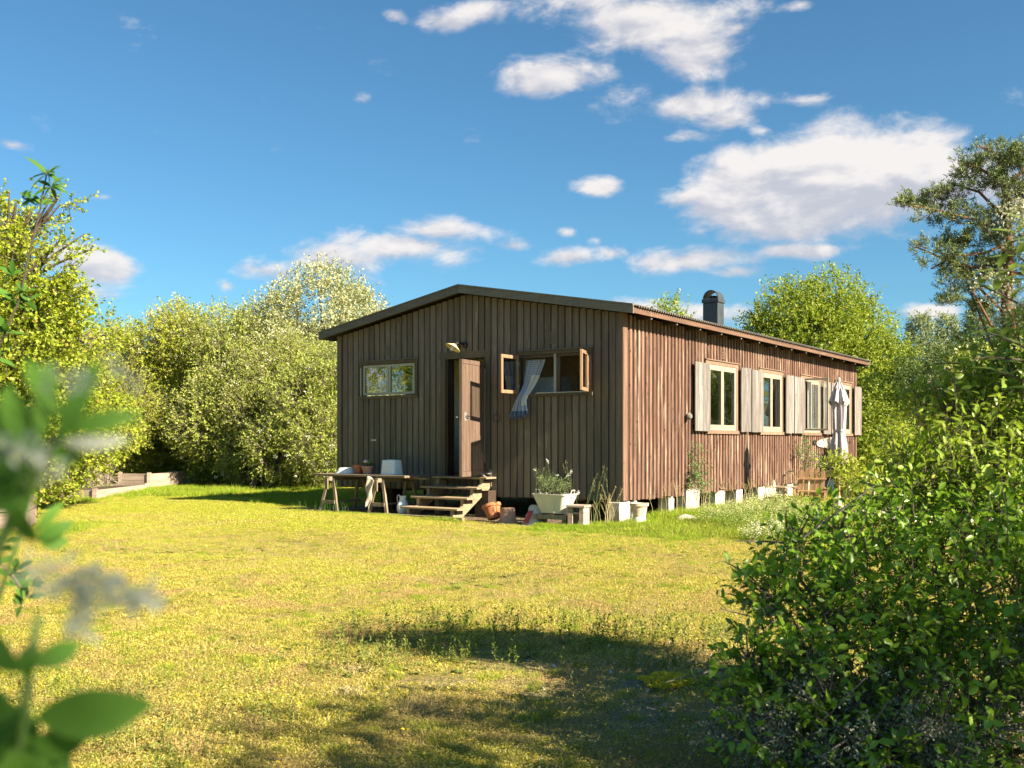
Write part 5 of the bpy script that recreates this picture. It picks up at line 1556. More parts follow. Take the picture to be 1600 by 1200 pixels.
# ------------------------------------------------------------------ thorny bush in the right foreground
def near_bush():
    lob = [LB(1500, 830, 4.2, .50), LB(1400, 900, 4.0, .42), LB(1290, 1000, 3.8, .36), LB(1250, 920, 3.9, .20), LB(1560, 720, 4.4, .42), LB(1610, 950, 3.7, .55), LB(1420, 1120, 3.6, .45), LB(1250, 1100, 3.6, .30),
           LB(1200, 930, 3.8, .12), LB(1175, 1040, 3.7, .14), LB(1310, 840, 4.1, .14), LB(1240, 850, 4.0, .11), LB(1430, 740, 4.4, .20), LB(1480, 660, 4.6, .22), LB(1570, 600, 4.6, .28), LB(1640, 620, 4.6, .35), LB(1330, 1180, 3.4, .35), LB(1550, 1150, 3.4, .45),
           LB(1700, 800, 4.2, .6), LB(1700, 1100, 3.6, .6), LB(1200, 1170, 3.5, .2)]
    lob = [(x, y, z, r*.86, r2*.86, r3*.86) for (x, y, z, r, r2, r3) in lob]
    base = Vector((1.75, 4.0, 0)); b = np.array(base)
    t = thing('thorn_bush', 'large dense thorny bush with glossy green leaves filling the right foreground', 'bush', base)
    p, o = shell_points(lob, 5600, .25, .03)
    keep = vnoise(p, 6.0, 4) + rng.uniform(-.3, .3, len(p)) > -.62
    p, o = p[keep], o[keep]
    low = p[:, 2] < .42 + .15*vnoise(p, 3, 1)
    hi = ~low
    thin = rng.uniform(0, 1, len(p)) < np.where(low, .45, 1)
    p1, o1 = p[thin], o[thin]
    td = unit(o1*.7 + rdir(len(p1))*.6 + np.array([0, 0, .35])); tls = rng.uniform(.06, .17, len(p1))
    V, F, r = twig_leaves(p1, td, tls, 6, .040, .020, six=True, curl=.12, upn=.8)
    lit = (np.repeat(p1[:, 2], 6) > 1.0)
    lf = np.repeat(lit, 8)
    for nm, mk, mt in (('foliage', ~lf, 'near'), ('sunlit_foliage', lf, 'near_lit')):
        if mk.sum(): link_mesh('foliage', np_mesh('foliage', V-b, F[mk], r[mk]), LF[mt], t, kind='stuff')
    V, F = tubes_np(p1-td*.05-b, p1+td*tls[:, None]-b, np.full(len(p1), .0022), np.full(len(p1), .001), 4)
    link_mesh('twigs', np_mesh('twigs', V, F), MT['twig'], t, kind='stuff')
    # larger leaves that stand out singly
    protos = []
    for i in range(3):
        V, F, k = leaf_geo(np.zeros((1, 3)), np.array([[1., 0, 0]]), np.array([[0., .1*(i-1), 1]]), 1.0, .50+.06*i, True, .16, .15+.05*i)
        protos.append(np_mesh('leaf', V, F, np.full(len(F), .25+.3*i), smooth=False))
    for me_ in protos: me_.materials.append(LF['near'])
    protl = []
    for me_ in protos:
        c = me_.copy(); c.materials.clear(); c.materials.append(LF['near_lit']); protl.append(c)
    # nearest twigs by distance to the camera
    cd = np.linalg.norm(p1-np.array([0, 0, CAMZ]), axis=1) - (p1 @ np.array([-.25, 0, .12]))
    pick = np.argsort(cd)[:700]; pick = rng.choice(pick, 260, replace=False)
    for q_ in pick:
        pos = p1[q_] + td[q_]*tls[q_] - b
        d = Vector(td[q_] + rdir(1)[0]*.8).normalized()
        L = random.uniform(.038, .06)
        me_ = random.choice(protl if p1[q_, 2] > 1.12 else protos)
        ob = bpy.data.objects.new('leaf', me_)
        ob.parent = t; ob.location = pos; ob.scale = (L, L, L)
        qq = d.to_track_quat('X', 'Z'); e = qq.to_euler(); e.rotate_axis('X', random.uniform(-.7, .7)); ob.rotation_euler = e
        col.objects.link(ob)
    # woody stems from the ground to the lobes, crooked side branches with stubs
    rs = random.Random(5)
    stems = []
    for l in lob:
        e = Vector(l[:3])
        s0 = Vector((base.x + (e.x-base.x)*.35 + rs.uniform(-.15, .15), base.y + (e.y-base.y)*.3 + rs.uniform(-.15, .15), -.02))
        n_ = 6; pts = []
        for k in range(n_+1):
            f = k/n_
            q = s0.lerp(e, f) + Vector((rs.uniform(-1, 1), rs.uniform(-1, 1), rs.uniform(-.6, .6)))*.045*(1 if 0 < k < n_ else 0)
            pts.append(q)
        MB().tube([q-base for q in pts], [.018*(1-.75*k/n_) for k in range(n_+1)], 7).build('stem', MT['grey_bark'], t, smooth=True)
        stems.append(pts)
    m_ = MB()
    for pts in stems:
        for _ in range(16):
            k = rs.randrange(1, len(pts)); a = pts[k]
            d = Vector((rs.uniform(-1, 1), rs.uniform(-1, 1), rs.uniform(-.2, .9))).normalized()
            L = rs.uniform(.12, .38)
            c = a + d*L*.5 + Vector((rs.uniform(-1, 1), rs.uniform(-1, 1), rs.uniform(-1, 1)))*.04
            e = a + d*L + Vector((rs.uniform(-1, 1), rs.uniform(-1, 1), rs.uniform(-1, 1)))*.06
            m_.tube([a-base, c-base, e-base], [.0065, .0045, .002], 4, cap=False)
            for _k in range(3):
                f = rs.uniform(.3, 1); q = a.lerp(e, f)
                m_.tube([q-base, q-base+Vector((rs.uniform(-1, 1), rs.uniform(-1, 1), rs.uniform(-1, 1)))*.05], [.0022, .0006], 3, cap=False)
    m_.build('side_branches', MT['grey_bark'], t, smooth=True, kind='stuff')
    # grey lichen tufts along the shaded lower twigs
    pl = p[(p[:, 2] < .62)]
    extra, _ = shell_points([(1.25, 3.7, .22, .65, .5, .24), (1.9, 3.5, .25, .7, .5, .26), (1.0, 3.85, .15, .25, .2, .15)], 1500, .2, .02)
    pl = np.concatenate([pl, extra])
    pl = pl[vnoise(pl, 9, 6) > .30]
    n_ = 26
    c = np.repeat(pl, n_, 0) + rng.normal(size=(len(pl)*n_, 3))*np.array([.026, .026, .018])
    V, F, k = leaf_geo(c, rdir(len(c)), rdir(len(c)), rng.uniform(.008, .020, len(c)), .008)
    link_mesh('lichen', np_mesh('lichen', V-b, F, np.repeat(rng.uniform(0, .85, len(c)), k)), LF['lichen'], t, kind='stuff')
    d = rdir(len(pl), .1); L = rng.uniform(.08, .2, len(pl))[:, None]
    V, F = tubes_np(pl-d*L*.5-b, pl+d*L*.5-b, np.full(len(pl), .0024), np.full(len(pl), .001), 4)
    link_mesh('lichen_twigs', np_mesh('lichen_twigs', V, F), MT['grey_bark'], t, kind='stuff')
near_bush()

# elder sprigs reaching in from the right edge
def compound(t, base, tip, n_pairs, L, W, mat, droop=.3, sag=.05):
    """one sprig: stalk with compound leaf pairs, each leaf its own part"""
    a, c = Vector(base), Vector(tip)
    b0 = t.location
    pts = [a.lerp(c, k/6) + Vector((0, 0, sag*math.sin(math.pi*k/6))) for k in range(7)]
    MB().tube([q-b0 for q in pts], [.006*(1-.6*k/6) for k in range(7)], 6).build('stalk', MT['twig'], t, smooth=True)
    ax = (c-a).normalized()
    for k in range(n_pairs):
        f = .35 + .65*k/(n_pairs-1)
        q = pts[min(6, int(f*6))].lerp(pts[min(6, int(f*6)+1)], f*6-int(f*6)) if f < 1 else pts[6]
        for sg in (1, -1):
            side = ax.cross(Vector((0, 0, 1))).normalized()*sg
            d = (ax*.6 + side*random.uniform(.7, 1.1) + Vector((0, 0, random.uniform(-.3, .5)))).normalized()
            nr = Vector((random.uniform(-.4, .4), random.uniform(-.5, .1), 1)).normalized()
            V, F, kk = leaf_geo(np.array([q-b0]), np.array([d]), np.array([nr]), L*random.uniform(.75, 1.2), W, True, .14, random.uniform(.1, .4))
            link_mesh('leaf', np_mesh('leaf', V, F, np.full(len(F), random.uniform(0, .8)), smooth=True), LF[mat], t)
es = thing('elder_bush', 'elder bush with long pointed leaves reaching in at the right edge under the pine', 'bush', (2.75, 3.3, 0))
for (a, c, n_) in (((1720, 640), (1600, 345), 5), ((1700, 520), (1560, 420), 6), ((1720, 600), (1530, 445), 6), ((1700, 640), (1545, 520), 6), ((1720, 560), (1590, 400), 5), ((1700, 700), (1560, 580), 6), ((1720, 480), (1592, 365), 5), ((1740, 700), (1600, 500), 6), ((1700, 620), (1520, 560), 5)):
    dd = random.uniform(2.9, 3.4)
    compound(es, P(*a, dd+.15), P(*c, dd), n_, .085, .026, 'elder')
MB().tube([(.05, 0, 0), (.1, .0, .6), (.0, 0, 1.3), (-.1, 0, 1.8)], [.03, .025, .02, .008], 8).build('stem', MT['bark'], es, smooth=True)
c = []
for (x, y, r_) in ((1588, 350, .035), (1545, 440, .028), (1575, 470, .035), (1598, 330, .03)):
    q = np.array(P(x, y, 3.1)); m = 260
    c.append(q + rng.normal(size=(m, 3))*np.array([r_, r_, r_*.9]))
c = np.concatenate(c)
V, F, k = leaf_geo(c, rdir(len(c), .5), rdir(len(c), .8), .008, .006)
link_mesh('blossom', np_mesh('blossom', V-np.array(es.location), F, np.repeat(rng.uniform(0, .85, len(c)), k)), LF['cream_bloom'], es, kind='stuff')

# ------------------------------------------------------------------ out-of-focus plants close on the left
def big_leaf(t, a, c, d0, d1, wd, mat='fore', bend=.12, roll=0, n=8, up=(0, -1, .15)):
    """lance shaped blade from pixel-read points a to c, built at its own depth"""
    A, C = P(*a, d0), P(*c, d1)
    ax = (C-A); L = ax.length; ax.normalize()
    nr = Vector(up).normalized(); nr = Matrix.Rotation(roll, 3, ax) @ nr
    s = ax.cross(nr).normalized(); u = s.cross(ax)
    W = wd; V = []; F = []
    for k in range(n+1):
        f = k/n
        w_ = W*math.sin(math.pi*min(1, f*.97+.03))**.75*(1-.25*f)*.5
        cpt = A + ax*L*f + u*(-bend*L*(f-.5)**2*4 + bend*L)*(1) - Vector((0, 0, 0))
        for sg, lift in ((-1, .16), (0, 0), (1, .16)):
            V.append(tuple(cpt + s*w_*sg + u*w_*lift - t.location))
    for k in range(n):
        for j in range(2):
            F.append((k*3+j, k*3+j+1, (k+1)*3+j+1, (k+1)*3+j))
    link_mesh('leaf', np_mesh('leaf', V, np.array(F), np.full(len(F), random.uniform(.1, .8)), smooth=True), LF[mat], t)
def stalk(t, pts, r, mat='twig', name='stem'):
    MB().tube([P(*p_)-t.location for p_ in pts], [r*(1-.6*k/len(pts)) for k in range(len(pts))], 7).build(name, MT[mat], t, smooth=True)
MT['green_stem'] = plain('green_stem', (.07, .13, .03), .5)
w1 = thing('foreground_plant', 'blurred dark green plant with long leaves close to the viewer at the lower left', 'plant', (-.19, .40, 0))
stalk(w1, [(20, 1500, .39), (30, 1200, .39), (45, 1050, .39), (60, 960, .40)], .0026, 'green_stem')
for (a, c, wd, rl, mt) in (((60, 1120), (240, 1100), .040, .1, 'fore'), ((35, 1110), (-60, 1180), .05, .2, 'fore'), ((30, 1050), (-20, 985), .022, 0, 'fore'), ((50, 1040), (125, 1005), .020, .3, 'fore'), ((40, 1190), (90, 1290), .05, 0, 'fore'),
                           ((45, 1060), (55, 1000), .02, 0, 'fore'), ((20, 1150), (-50, 1090), .04, .4, 'fore'), ((50, 1160), (140, 1150), .03, .3, 'fore'), ((70, 1230), (-10, 1130), .05, .2, 'fore'), ((10, 1260), (110, 1170), .05, .5, 'fore'), ((-20, 1180), (60, 1120), .04, .3, 'fore')):
    big_leaf(w1, a, c, .385, .40, wd*.55, mt, roll=rl)
w2 = thing('foreground_plant', 'blurred close plant with upright leaves and grey green flower spikes at the left', 'plant', (-.21, .35, 0))
stalk(w2, [(-80, 1400, .345), (-20, 900, .345), (30, 780, .345), (90, 690, .345), (110, 640, .345)], 0.003, 'green_stem')
for (a, c, wd, rl, mt) in (((100, 672), (225, 648), .020, .1, 'fore'), ((95, 690), (158, 560), .022, .2, 'fore'), ((100, 690), (205, 685), .014, .5, 'fore_grey'), ((70, 700), (-20, 640), .035, .1, 'fore'), ((60, 720), (10, 600), .03, .2, 'fore'),
                           ((40, 740), (-40, 720), .04, 0, 'fore'), ((90, 650), (40, 560), .02, .4, 'fore'), ((20, 800), (-60, 700), .05, .2, 'fore'), ((60, 690), (80, 560), .02, .5, 'fore'), ((0, 760), (60, 760), .05, .1, 'fore'), ((80, 700), (130, 720), .02, .2, 'fore'), ((30, 790), (60, 850), .025, .2, 'fore')):
    big_leaf(w2, a, c, .34, .35, wd*.42, mt, roll=rl)
w3 = thing('foreground_plant', 'blurred small plant with triangular leaves in front of the wire netting', 'plant', (-.33, .63, 0))
stalk(w3, [(-60, 1100, .62), (20, 870, .62), (45, 790, .63)], 0.002, 'green_stem')
for (a, c, wd) in (((60, 830), (100, 785), .014), ((60, 845), (118, 815), .018), ((65, 850), (108, 845), .018), ((35, 790), (20, 740), .015), ((40, 800), (55, 750), .012)):
    big_leaf(w3, a, c, .62, .63, wd*.62)
def spike(t, a, c, d, rad, m, mat='fore_grey', ls=.010):
    A, C = np.array(P(*a, d)), np.array(P(*c, d))
    f = rng.uniform(0, 1, m)
    p_ = A + (C-A)*f[:, None] + rng.normal(size=(m, 3))*(rad*(1-.6*f))[:, None]
    V, F, k = leaf_geo(p_, rdir(m), rdir(m), ls, ls*.6)
    link_mesh('flower_spike', np_mesh('flower_spike', V-np.array(t.location), F, np.repeat(rng.uniform(0, .85, m), k)), LF[mat], t, kind='stuff')
spike(w1, (60, 900), (245, 940), .33, .0045, 230, ls=.0045)
spike(w1, (130, 1000), (120, 930), .33, .0025, 80, ls=.004)
spike(w2, (70, 590), (150, 600), .31, .003, 26, ls=.004)
spike(w2, (0, 700), (90, 730), .31, .004, 60, ls=.004)
spike(w2, (170, 570), (220, 600), .31, .002, 22, ls=.004)
# branch rising at the upper left, with leaf tufts and thorns
w4 = thing('blackthorn_branch', 'dark leafy branch with thorns rising at the upper left against the sky', 'branch', (-1.5, 2.9, 0))
stalk(w4, [(-160, 1300, 2.8), (-60, 800, 2.85), (-10, 560, 2.9), (30, 470, 2.9), (45, 400, 2.9), (62, 330, 2.9), (74, 266, 2.9)], .0042, 'twig', 'branch')
for (a, c) in (((58, 358), (78, 372)), ((52, 380), (28, 362)), ((60, 340), (38, 345)), ((45, 400), (72, 380)), ((40, 430), (60, 405))):
    stalk(w4, [(*a, 2.9), (*c, 2.9)], .0018, 'bark', 'thorn')
def tuft(t, cx, cy, d, m, L, W, spread=1.0, mat='fore'):
    q = P(cx, cy, d)
    for _ in range(m):
        dv = Vector((random.uniform(-1, 1)*spread, random.uniform(-.7, .7), random.uniform(-.55, 1))).normalized()
        V, F, k = leaf_geo(np.array([q-t.location]), np.array([dv]), np.array([[random.uniform(-.5, .5), -.6, .8]]), L*random.uniform(.7, 1.2), W, True, .15, random.uniform(.05, .3))
        link_mesh('leaf', np_mesh('leaf', V, F, np.full(len(F), random.uniform(.1, .8)), smooth=True), LF[mat], t)
for (cx, cy, m, L) in ((74, 272, 13, .042), (80, 292, 9, .036), (66, 320, 8, .03), (35, 310, 6, .026), (50, 312, 5, .026), (20, 470, 9, .036), (38, 455, 7, .03), (10, 520, 12, .045), (45, 470, 6, .026), (-5, 560, 10, .045), (20, 430, 5, .028)):
    tuft(w4, cx, cy, 2.9, m, L*1.5, .018)
w5 = thing('blackthorn_branch', 'small dark leafy twig at the left edge over the meadow', 'branch', (-.78, 1.5, 0))
stalk(w5, [(-120, 1100, 1.5), (-10, 870, 1.5), (20, 900, 1.5), (42, 935, 1.5)], .003, 'bark', 'branch')
for (cx, cy) in ((5, 880), (18, 900), (30, 915), (42, 935), (35, 945), (0, 860), (10, 845), (28, 890), (48, 915)):
    tuft(w5, cx, cy, 1.5, 4, .026, .013)

# ------------------------------------------------------------------ meadow
def vis_ok(x, y):
    q = np.stack([x-HC.x, y-HC.y], 1)
    lx = q[:, 0]*ct + q[:, 1]*st; ly = -q[:, 0]*st + q[:, 1]*ct
    house_ = (lx > -HW-.05) & (lx < -.05) & (ly > .1)
    grav = (lx > -6.6) & (lx < -.55) & (ly > -1.18)
    return ~house_, grav, lx, ly

def blades(n, R0, h0, h1, wd, lean=.5, seed=0, tri=True):
    """one patch of n grass blades inside radius R0"""
    r = R0*np.sqrt(rng.uniform(0, 1, n)); a = rng.uniform(0, 2*np.pi, n)
    b = np.stack([r*np.cos(a), r*np.sin(a), np.full(n, -.012)], 1)
    h = rng.uniform(h0, h1, n)*(1-.35*(r/R0)**2)
    d = np.stack([rng.normal(size=n)*lean, rng.normal(size=n)*lean, np.ones(n)], 1); d = unit(d)
    s = rdir(n); s[:, 2] *= .2; s = unit(np.cross(d, s))
    w_ = wd*rng.uniform(.6, 1.3, n)[:, None]
    mid = b + d*(h*.55)[:, None]
    dr = d.copy(); dr[:, :2] *= 1.9; dr = unit(dr)
    tip = mid + dr*(h*.5)[:, None]
    V = np.stack([b - s*w_*.5, b + s*w_*.5, mid + s*w_*.4, tip, mid - s*w_*.4], 1).reshape(-1, 3)
    k = np.arange(n)[:, None]*5
    F = np.concatenate([k+[0, 1, 2], k+[0, 2, 4], k+[4, 2, 3]], 1).reshape(-1, 3)
    return V, F, np.repeat(rng.uniform(0, 1, n), 3)

def grass_mat(name, stops, green, dry, tf=.3, dry_amt=1.0):
    m = M_(name)
    r = m.attr('rnd')
    p = m.pos()
    big = m.noise(p, .55, 5, .6, .4); mid = m.noise(p, 1.5, 6, .7, .3)
    c = m.ramp(r, stops)
    vfin = m.noise(p, 5.5, 4, .7)
    c = m.mix(m.ramp(vfin, [(.30, .55), (.50, 0)]), c, (.12, .105, .03))
    c = m.mix(m.ramp(m.noise(p, 3.1, 3, .6), [(.56, 0), (.68, .55)]), c, m.mix(.5, green, (.16, .26, .03)))
    # greener near the house and in patches, straw elsewhere: follows the place, as real turf does
    gsp = m.n.new('ShaderNodeSeparateXYZ'); m.l.new(p, gsp.inputs[0])
    near = m.math('MULTIPLY_ADD', gsp.outputs[1], .085, -.62, clamp=True)
    gf = m.math('ADD', m.math('MULTIPLY', near, .55), m.math('MULTIPLY_ADD', big, 2.4, -1.15), clamp=True)
    c = m.mix(m.math('MULTIPLY', gf, .75), c, green)
    c = m.mix(m.math('MULTIPLY', m.math('MULTIPLY', m.ramp(mid, [(.47, 0), (.62, .85)]), m.math('SUBTRACT', 1.0, near)), dry_amt), c, dry)
    m.set(c, .8, 0, .06)
    t = m.n.new('ShaderNodeBsdfTranslucent'); m.l.new(c, t.inputs[0])
    mx = m.n.new('ShaderNodeMixShader'); mx.inputs[0].default_value = tf
    m.l.new(m.b.outputs[0], mx.inputs[1]); m.l.new(t.outputs[0], mx.inputs[2]); m.l.new(mx.outputs[0], m.out.inputs[0])
    return m.m
GM = grass_mat('lawn_grass', [(0, (.14, .145, .02)), (.25, (.32, .31, .035)), (.6, (.54, .48, .065)), (.85, (.66, .57, .18)), (1, (.76, .69, .36))], (.33, .42, .022), (.44, .31, .14))
GT = grass_mat('tall_grass', [(0, (.12, .20, .015)), (.5, (.26, .36, .025)), (.85, (.42, .44, .07)), (1, (.6, .52, .25))], (.24, .37, .02), (.30, .28, .08), .35, .3)
GS = grass_mat('straw', [(0, (.34, .27, .12)), (1, (.56, .48, .28))], (.3, .3, .1), (.5, .4, .2), .25, .2)
GW = grass_mat('weeds', [(0, (.09, .14, .03)), (.6, (.19, .24, .05)), (1, (.36, .34, .12))], (.13, .2, .03), (.3, .24, .1), .3, .3)

src = bpy.data.collections.new('meadow_sources')      # patch meshes the meadow's node groups draw from; not part of the scene itself
def src_obj(name, V, F, r, mat):
    me = np_mesh(name, V, F, r); me.materials.append(mat)
    return bpy.data.objects.new(name, me)

def scatter(name, label, cat, pts, rotz, scale, idx, sources):
    """points carrying copies of whole grass patches as one object"""
    me = bpy.data.meshes.new(name)
    me.vertices.add(len(pts)); me.vertices.foreach_set('co', np.ascontiguousarray(pts, dtype=np.float32).ravel())
    for nm, tp, arr in (('rz', 'FLOAT', rotz), ('sc', 'FLOAT', scale), ('ix', 'INT', idx)):
        a = me.attributes.new(nm, tp, 'POINT'); a.data.foreach_set('value', np.ascontiguousarray(arr, dtype=np.float32 if tp == 'FLOAT' else np.int32))
    o = bpy.data.objects.new(name, me); col.objects.link(o)
    tag(o, label, cat, kind='stuff')
    ng_ = bpy.data.node_groups.new(name + '_nodes', 'GeometryNodeTree')
    ng_.interface.new_socket('Geometry', in_out='INPUT', socket_type='NodeSocketGeometry')
    ng_.interface.new_socket('Geometry', in_out='OUTPUT', socket_type='NodeSocketGeometry')
    nn, ll = ng_.nodes, ng_.links
    gi = nn.new('NodeGroupInput'); go = nn.new('NodeGroupOutput')
    jn = nn.new('GeometryNodeJoinGeometry')
    for s_ in reversed(sources):
        oi = nn.new('GeometryNodeObjectInfo'); oi.inputs['Object'].default_value = s_; oi.inputs['As Instance'].default_value = False
        gt = nn.new('GeometryNodeGeometryToInstance'); ll.new(oi.outputs['Geometry'], gt.inputs[0]); ll.new(gt.outputs[0], jn.inputs[0])
    ip = nn.new('GeometryNodeInstanceOnPoints')
    ll.new(gi.outputs[0], ip.inputs['Points']); ll.new(jn.outputs[0], ip.inputs['Instance'])
    ip.inputs['Pick Instance'].default_value = True
    def na(nm, tp):
        n_ = nn.new('GeometryNodeInputNamedAttribute'); n_.data_type = tp; n_.inputs['Name'].default_value = nm
        return n_.outputs[0]
    ll.new(na('ix', 'INT'), ip.inputs['Instance Index'])
    cx = nn.new('ShaderNodeCombineXYZ'); ll.new(na('rz', 'FLOAT'), cx.inputs[2])
    ll.new(cx.outputs[0], ip.inputs['Rotation'])
    ll.new(na('sc', 'FLOAT'), ip.inputs['Scale'])
    ll.new(ip.outputs[0], go.inputs[0])
    md = o.modifiers.new('scatter', 'NODES'); md.node_group = ng_
    return o

lawn_src = [src_obj('grass_patch', *blades(330, .24, .015, .045, .0035, .75), GM) for _ in range(5)]
lawn_src += [src_obj('grass_patch', *blades(260, .22, .02, .065, .0038, .6), GM) for _ in range(1)]
def moss_patch(n, R0, L):
    r = R0*np.sqrt(rng.uniform(0, 1, n)); a = rng.uniform(0, 6.28, n)
    p_ = np.stack([r*np.cos(a), r*np.sin(a), rng.uniform(.004, .030, n)*(1-.4*r/R0)], 1)
    V, F, k = leaf_geo(p_, unit(rdir(n)*[1, 1, .5]), rdir(n, 1.2), L*rng.uniform(.6, 1.3, n), L*.62)
    return V, F, np.repeat(rng.uniform(0, 1, n), k)
lawn_src += [src_obj('grass_patch', *moss_patch(700, .24, .0095), GM) for _ in range(2)]
def scatter_pts(n, x0, x1, y0, y1):
    x = rng.uniform(x0, x1, n); y = rng.uniform(y0, y1, n)
    k = (np.abs(x) < .56*y + .8)
    return x[k], y[k]
X_, Y_ = [], []
for (n_, y0_, y1_) in ((1500, 2.9, 6.0), (3600, 6.0, 11), (6500, 11, 20), (9000, 20, 36)):
    x, y = scatter_pts(n_*2, -.56*y1_-1, .56*y1_+1, y0_, y1_)
    X_.append(x); Y_.append(y)
X_, Y_ = np.concatenate(X_), np.concatenate(Y_)
free, grav, lx, ly = vis_ok(X_, Y_)
ok = free & ~grav
X_, Y_ = X_[ok], Y_[ok]
pts = np.stack([X_, Y_, gh(X_, Y_)], 1)
bare = vnoise(pts, 1.1, 9)
stony = np.exp(-(((X_-1.3)*.9)**2 + ((Y_-4.9)*.62)**2)*1.3)
keep = (rng.uniform(-1.3, 1.0, len(pts)) < bare + .75) & (rng.uniform(0, 1, len(pts)) > stony*.25)
pts = pts[keep]
scl = (.8 + .35*(pts[:, 1] > 14) + rng.uniform(-.15, .25, len(pts)))
scl *= 1 + .35*np.clip(vnoise(pts, .8, 3), -1, 1)*.6
scatter('lawn_grass', 'short dry yellow green meadow grass covering the whole lawn', 'grass', pts, rng.uniform(0, 6.28, len(pts)), scl, rng.integers(0, 8, len(pts)), lawn_src)

# taller lush grass: along the house, round the piers, by the beds and hedge foot
tall_src = [src_obj('grass_tuft', *blades(150, .16, .06, .17, .006, .45), GT) for _ in range(4)]
tx, ty, ts = [], [], []
def add_local(n, x0, x1, y0, y1, s0, s1):
    x = rng.uniform(x0, x1, n); y = rng.uniform(y0, y1, n)
    tx.append(HC.x + x*ct - y*st); ty.append(HC.y + x*st + y*ct); ts.append(rng.uniform(s0, s1, n))
def add_world(n, x0, x1, y0, y1, s0, s1):
    tx.append(rng.uniform(x0, x1, n)); ty.append(rng.uniform(y0, y1, n)); ts.append(rng.uniform(s0, s1, n))
add_local(300, -.6, 2.2, -1.9, -.35, .35, .8)
add_local(170, -.8, 2.6, -3.0, -1.2, .2, .45)
add_local(240, -.8, .2, -1.3, -1.1, .4, .8)
add_local(650, .1, 3.4, -1.4, 5.0, .5, 1.15)
add_local(300, .0, .7, .3, 11, .8, 1.6)
add_local(350, 1.5, 4, 4, 9, .6, 1.2)
add_local(60, -6.8, -2.6, -1.32, -1.15, .3, .55)
add_local(26, -2.9, -2.3, -1.3, -1.15, .5, .9)
add_local(240, -9.5, -6.3, -.2, 4, .5, 1.0)
add_world(500, -12.5, -4.5, 22.5, 26.5, .6, 1.5)
add_world(300, -12, -8.4, 20.5, 28, .4, 1.0)
add_world(200, -8.4, -6.0, 13.2, 15.5, .3, .8)
add_world(420, -3.5, 2.5, 3.4, 9, .16, .42)
add_world(500, -8, 4, 8, 17, .15, .38)
tx, ty, ts = np.concatenate(tx), np.concatenate(ty), np.concatenate(ts)
free, _, _, _ = vis_ok(tx, ty); tx, ty, ts = tx[free], ty[free], ts[free]
tp_ = np.stack([tx, ty, gh(tx, ty)], 1); kk = vnoise(tp_, 1.6, 5) > -.75
scatter('tall_grass', 'taller lush green grass along the house, the piers and the hedge', 'grass', tp_[kk], rng.uniform(0, 6.28, kk.sum()), ts[kk], rng.integers(0, 4, kk.sum()), tall_src)

# upright weeds, straw stalks, small yellow and white flowers
def weed_patch(n, h0, h1):
    Vs, Fs, Rs = [], [], []
    a = rng.uniform(0, 6.28, n); r = .07*np.sqrt(rng.uniform(0, 1, n))
    p0 = np.stack([r*np.cos(a), r*np.sin(a), np.zeros(n)], 1)
    td = unit(np.stack([rng.normal(size=n)*.18, rng.normal(size=n)*.18, np.ones(n)], 1)); hh = rng.uniform(h0, h1, n)
    V, F, r_ = twig_leaves(p0, td, hh, 16, .020, .009, spread=.8, upn=.8, fold=.1)
    return V, F, r_
weed_src = [src_obj('weed', *weed_patch(4, .06, .16), GW) for _ in range(4)]
wx, wy, ws = [], [], []
def add_w(n, x0, x1, y0, y1, s0, s1):
    wx.append(rng.uniform(x0, x1, n)); wy.append(rng.uniform(y0, y1, n)); ws.append(rng.uniform(s0, s1, n))
add_w(170, -1.2, 1.4, 5.4, 7.2, .6, 1.25); add_w(130, -2.8, -1.0, 3.4, 5.2, .5, 1.0); add_w(260, -5, 3, 5, 12, .25, .55); add_w(60, -.8, 1.0, 3.6, 5, .3, .6)
wx, wy, ws = map(np.concatenate, (wx, wy, ws))
scatter('weeds', 'small upright leafy weeds standing in the meadow grass', 'weeds', np.stack([wx, wy, gh(wx, wy)], 1), rng.uniform(0, 6.28, len(wx)), ws, rng.integers(0, 4, len(wx)), weed_src)
def straw_patch(n):
    return blades(n, .10, .05, .13, .003, .35)
straw_src = [src_obj('straw_tuft', *straw_patch(22), GS) for _ in range(4)]
n_ = 5200
sx_, sy_ = scatter_pts(n_, -8, 6, 3.0, 17)
free, grav, _, _ = vis_ok(sx_, sy_); k = free & ~grav; sx_, sy_ = sx_[k], sy_[k]
sp_ = np.stack([sx_, sy_, gh(sx_, sy_)], 1); k = vnoise(sp_, .9, 12) > -.1; sp_ = sp_[k]
scatter('straw', 'pale dry straw stalks scattered through the meadow', 'grass', sp_, rng.uniform(0, 6.28, len(sp_)), rng.uniform(.35, .9, len(sp_)), rng.integers(0, 4, len(sp_)), straw_src)

def rosette(m):
    a = np.linspace(0, 6.28, m, endpoint=False) + rng.uniform(-.3, .3, m)
    d = np.stack([np.cos(a), np.sin(a), rng.uniform(.15, .6, m)], 1)
    V, F, k = leaf_geo(np.zeros((m, 3)) + [0, 0, .004], d, np.tile([0, 0, 1.], (m, 1)) + rng.normal(size=(m, 3))*.2, rng.uniform(.025, .05, m), .016, True, .15, .25)
    return V, F, np.repeat(rng.uniform(0, 1, m), k)
ros_src = [src_obj('rosette', *rosette(m), GW) for m in (7, 9, 11)]
rx_, ry_ = scatter_pts(3200, -6, 4, 3.2, 12)
rp = np.stack([rx_, ry_, gh(rx_, ry_)], 1); free, grav, _, _ = vis_ok(rx_, ry_); k = free & ~grav & (vnoise(rp, 1.3, 20) > -.1); rp = rp[k]
scatter('rosettes', 'small broad leaved rosette weeds pressed low in the meadow', 'weeds', rp, rng.uniform(0, 6.28, len(rp)), rng.uniform(.5, 1.2, len(rp)), rng.integers(0, 3, len(rp)), ros_src)
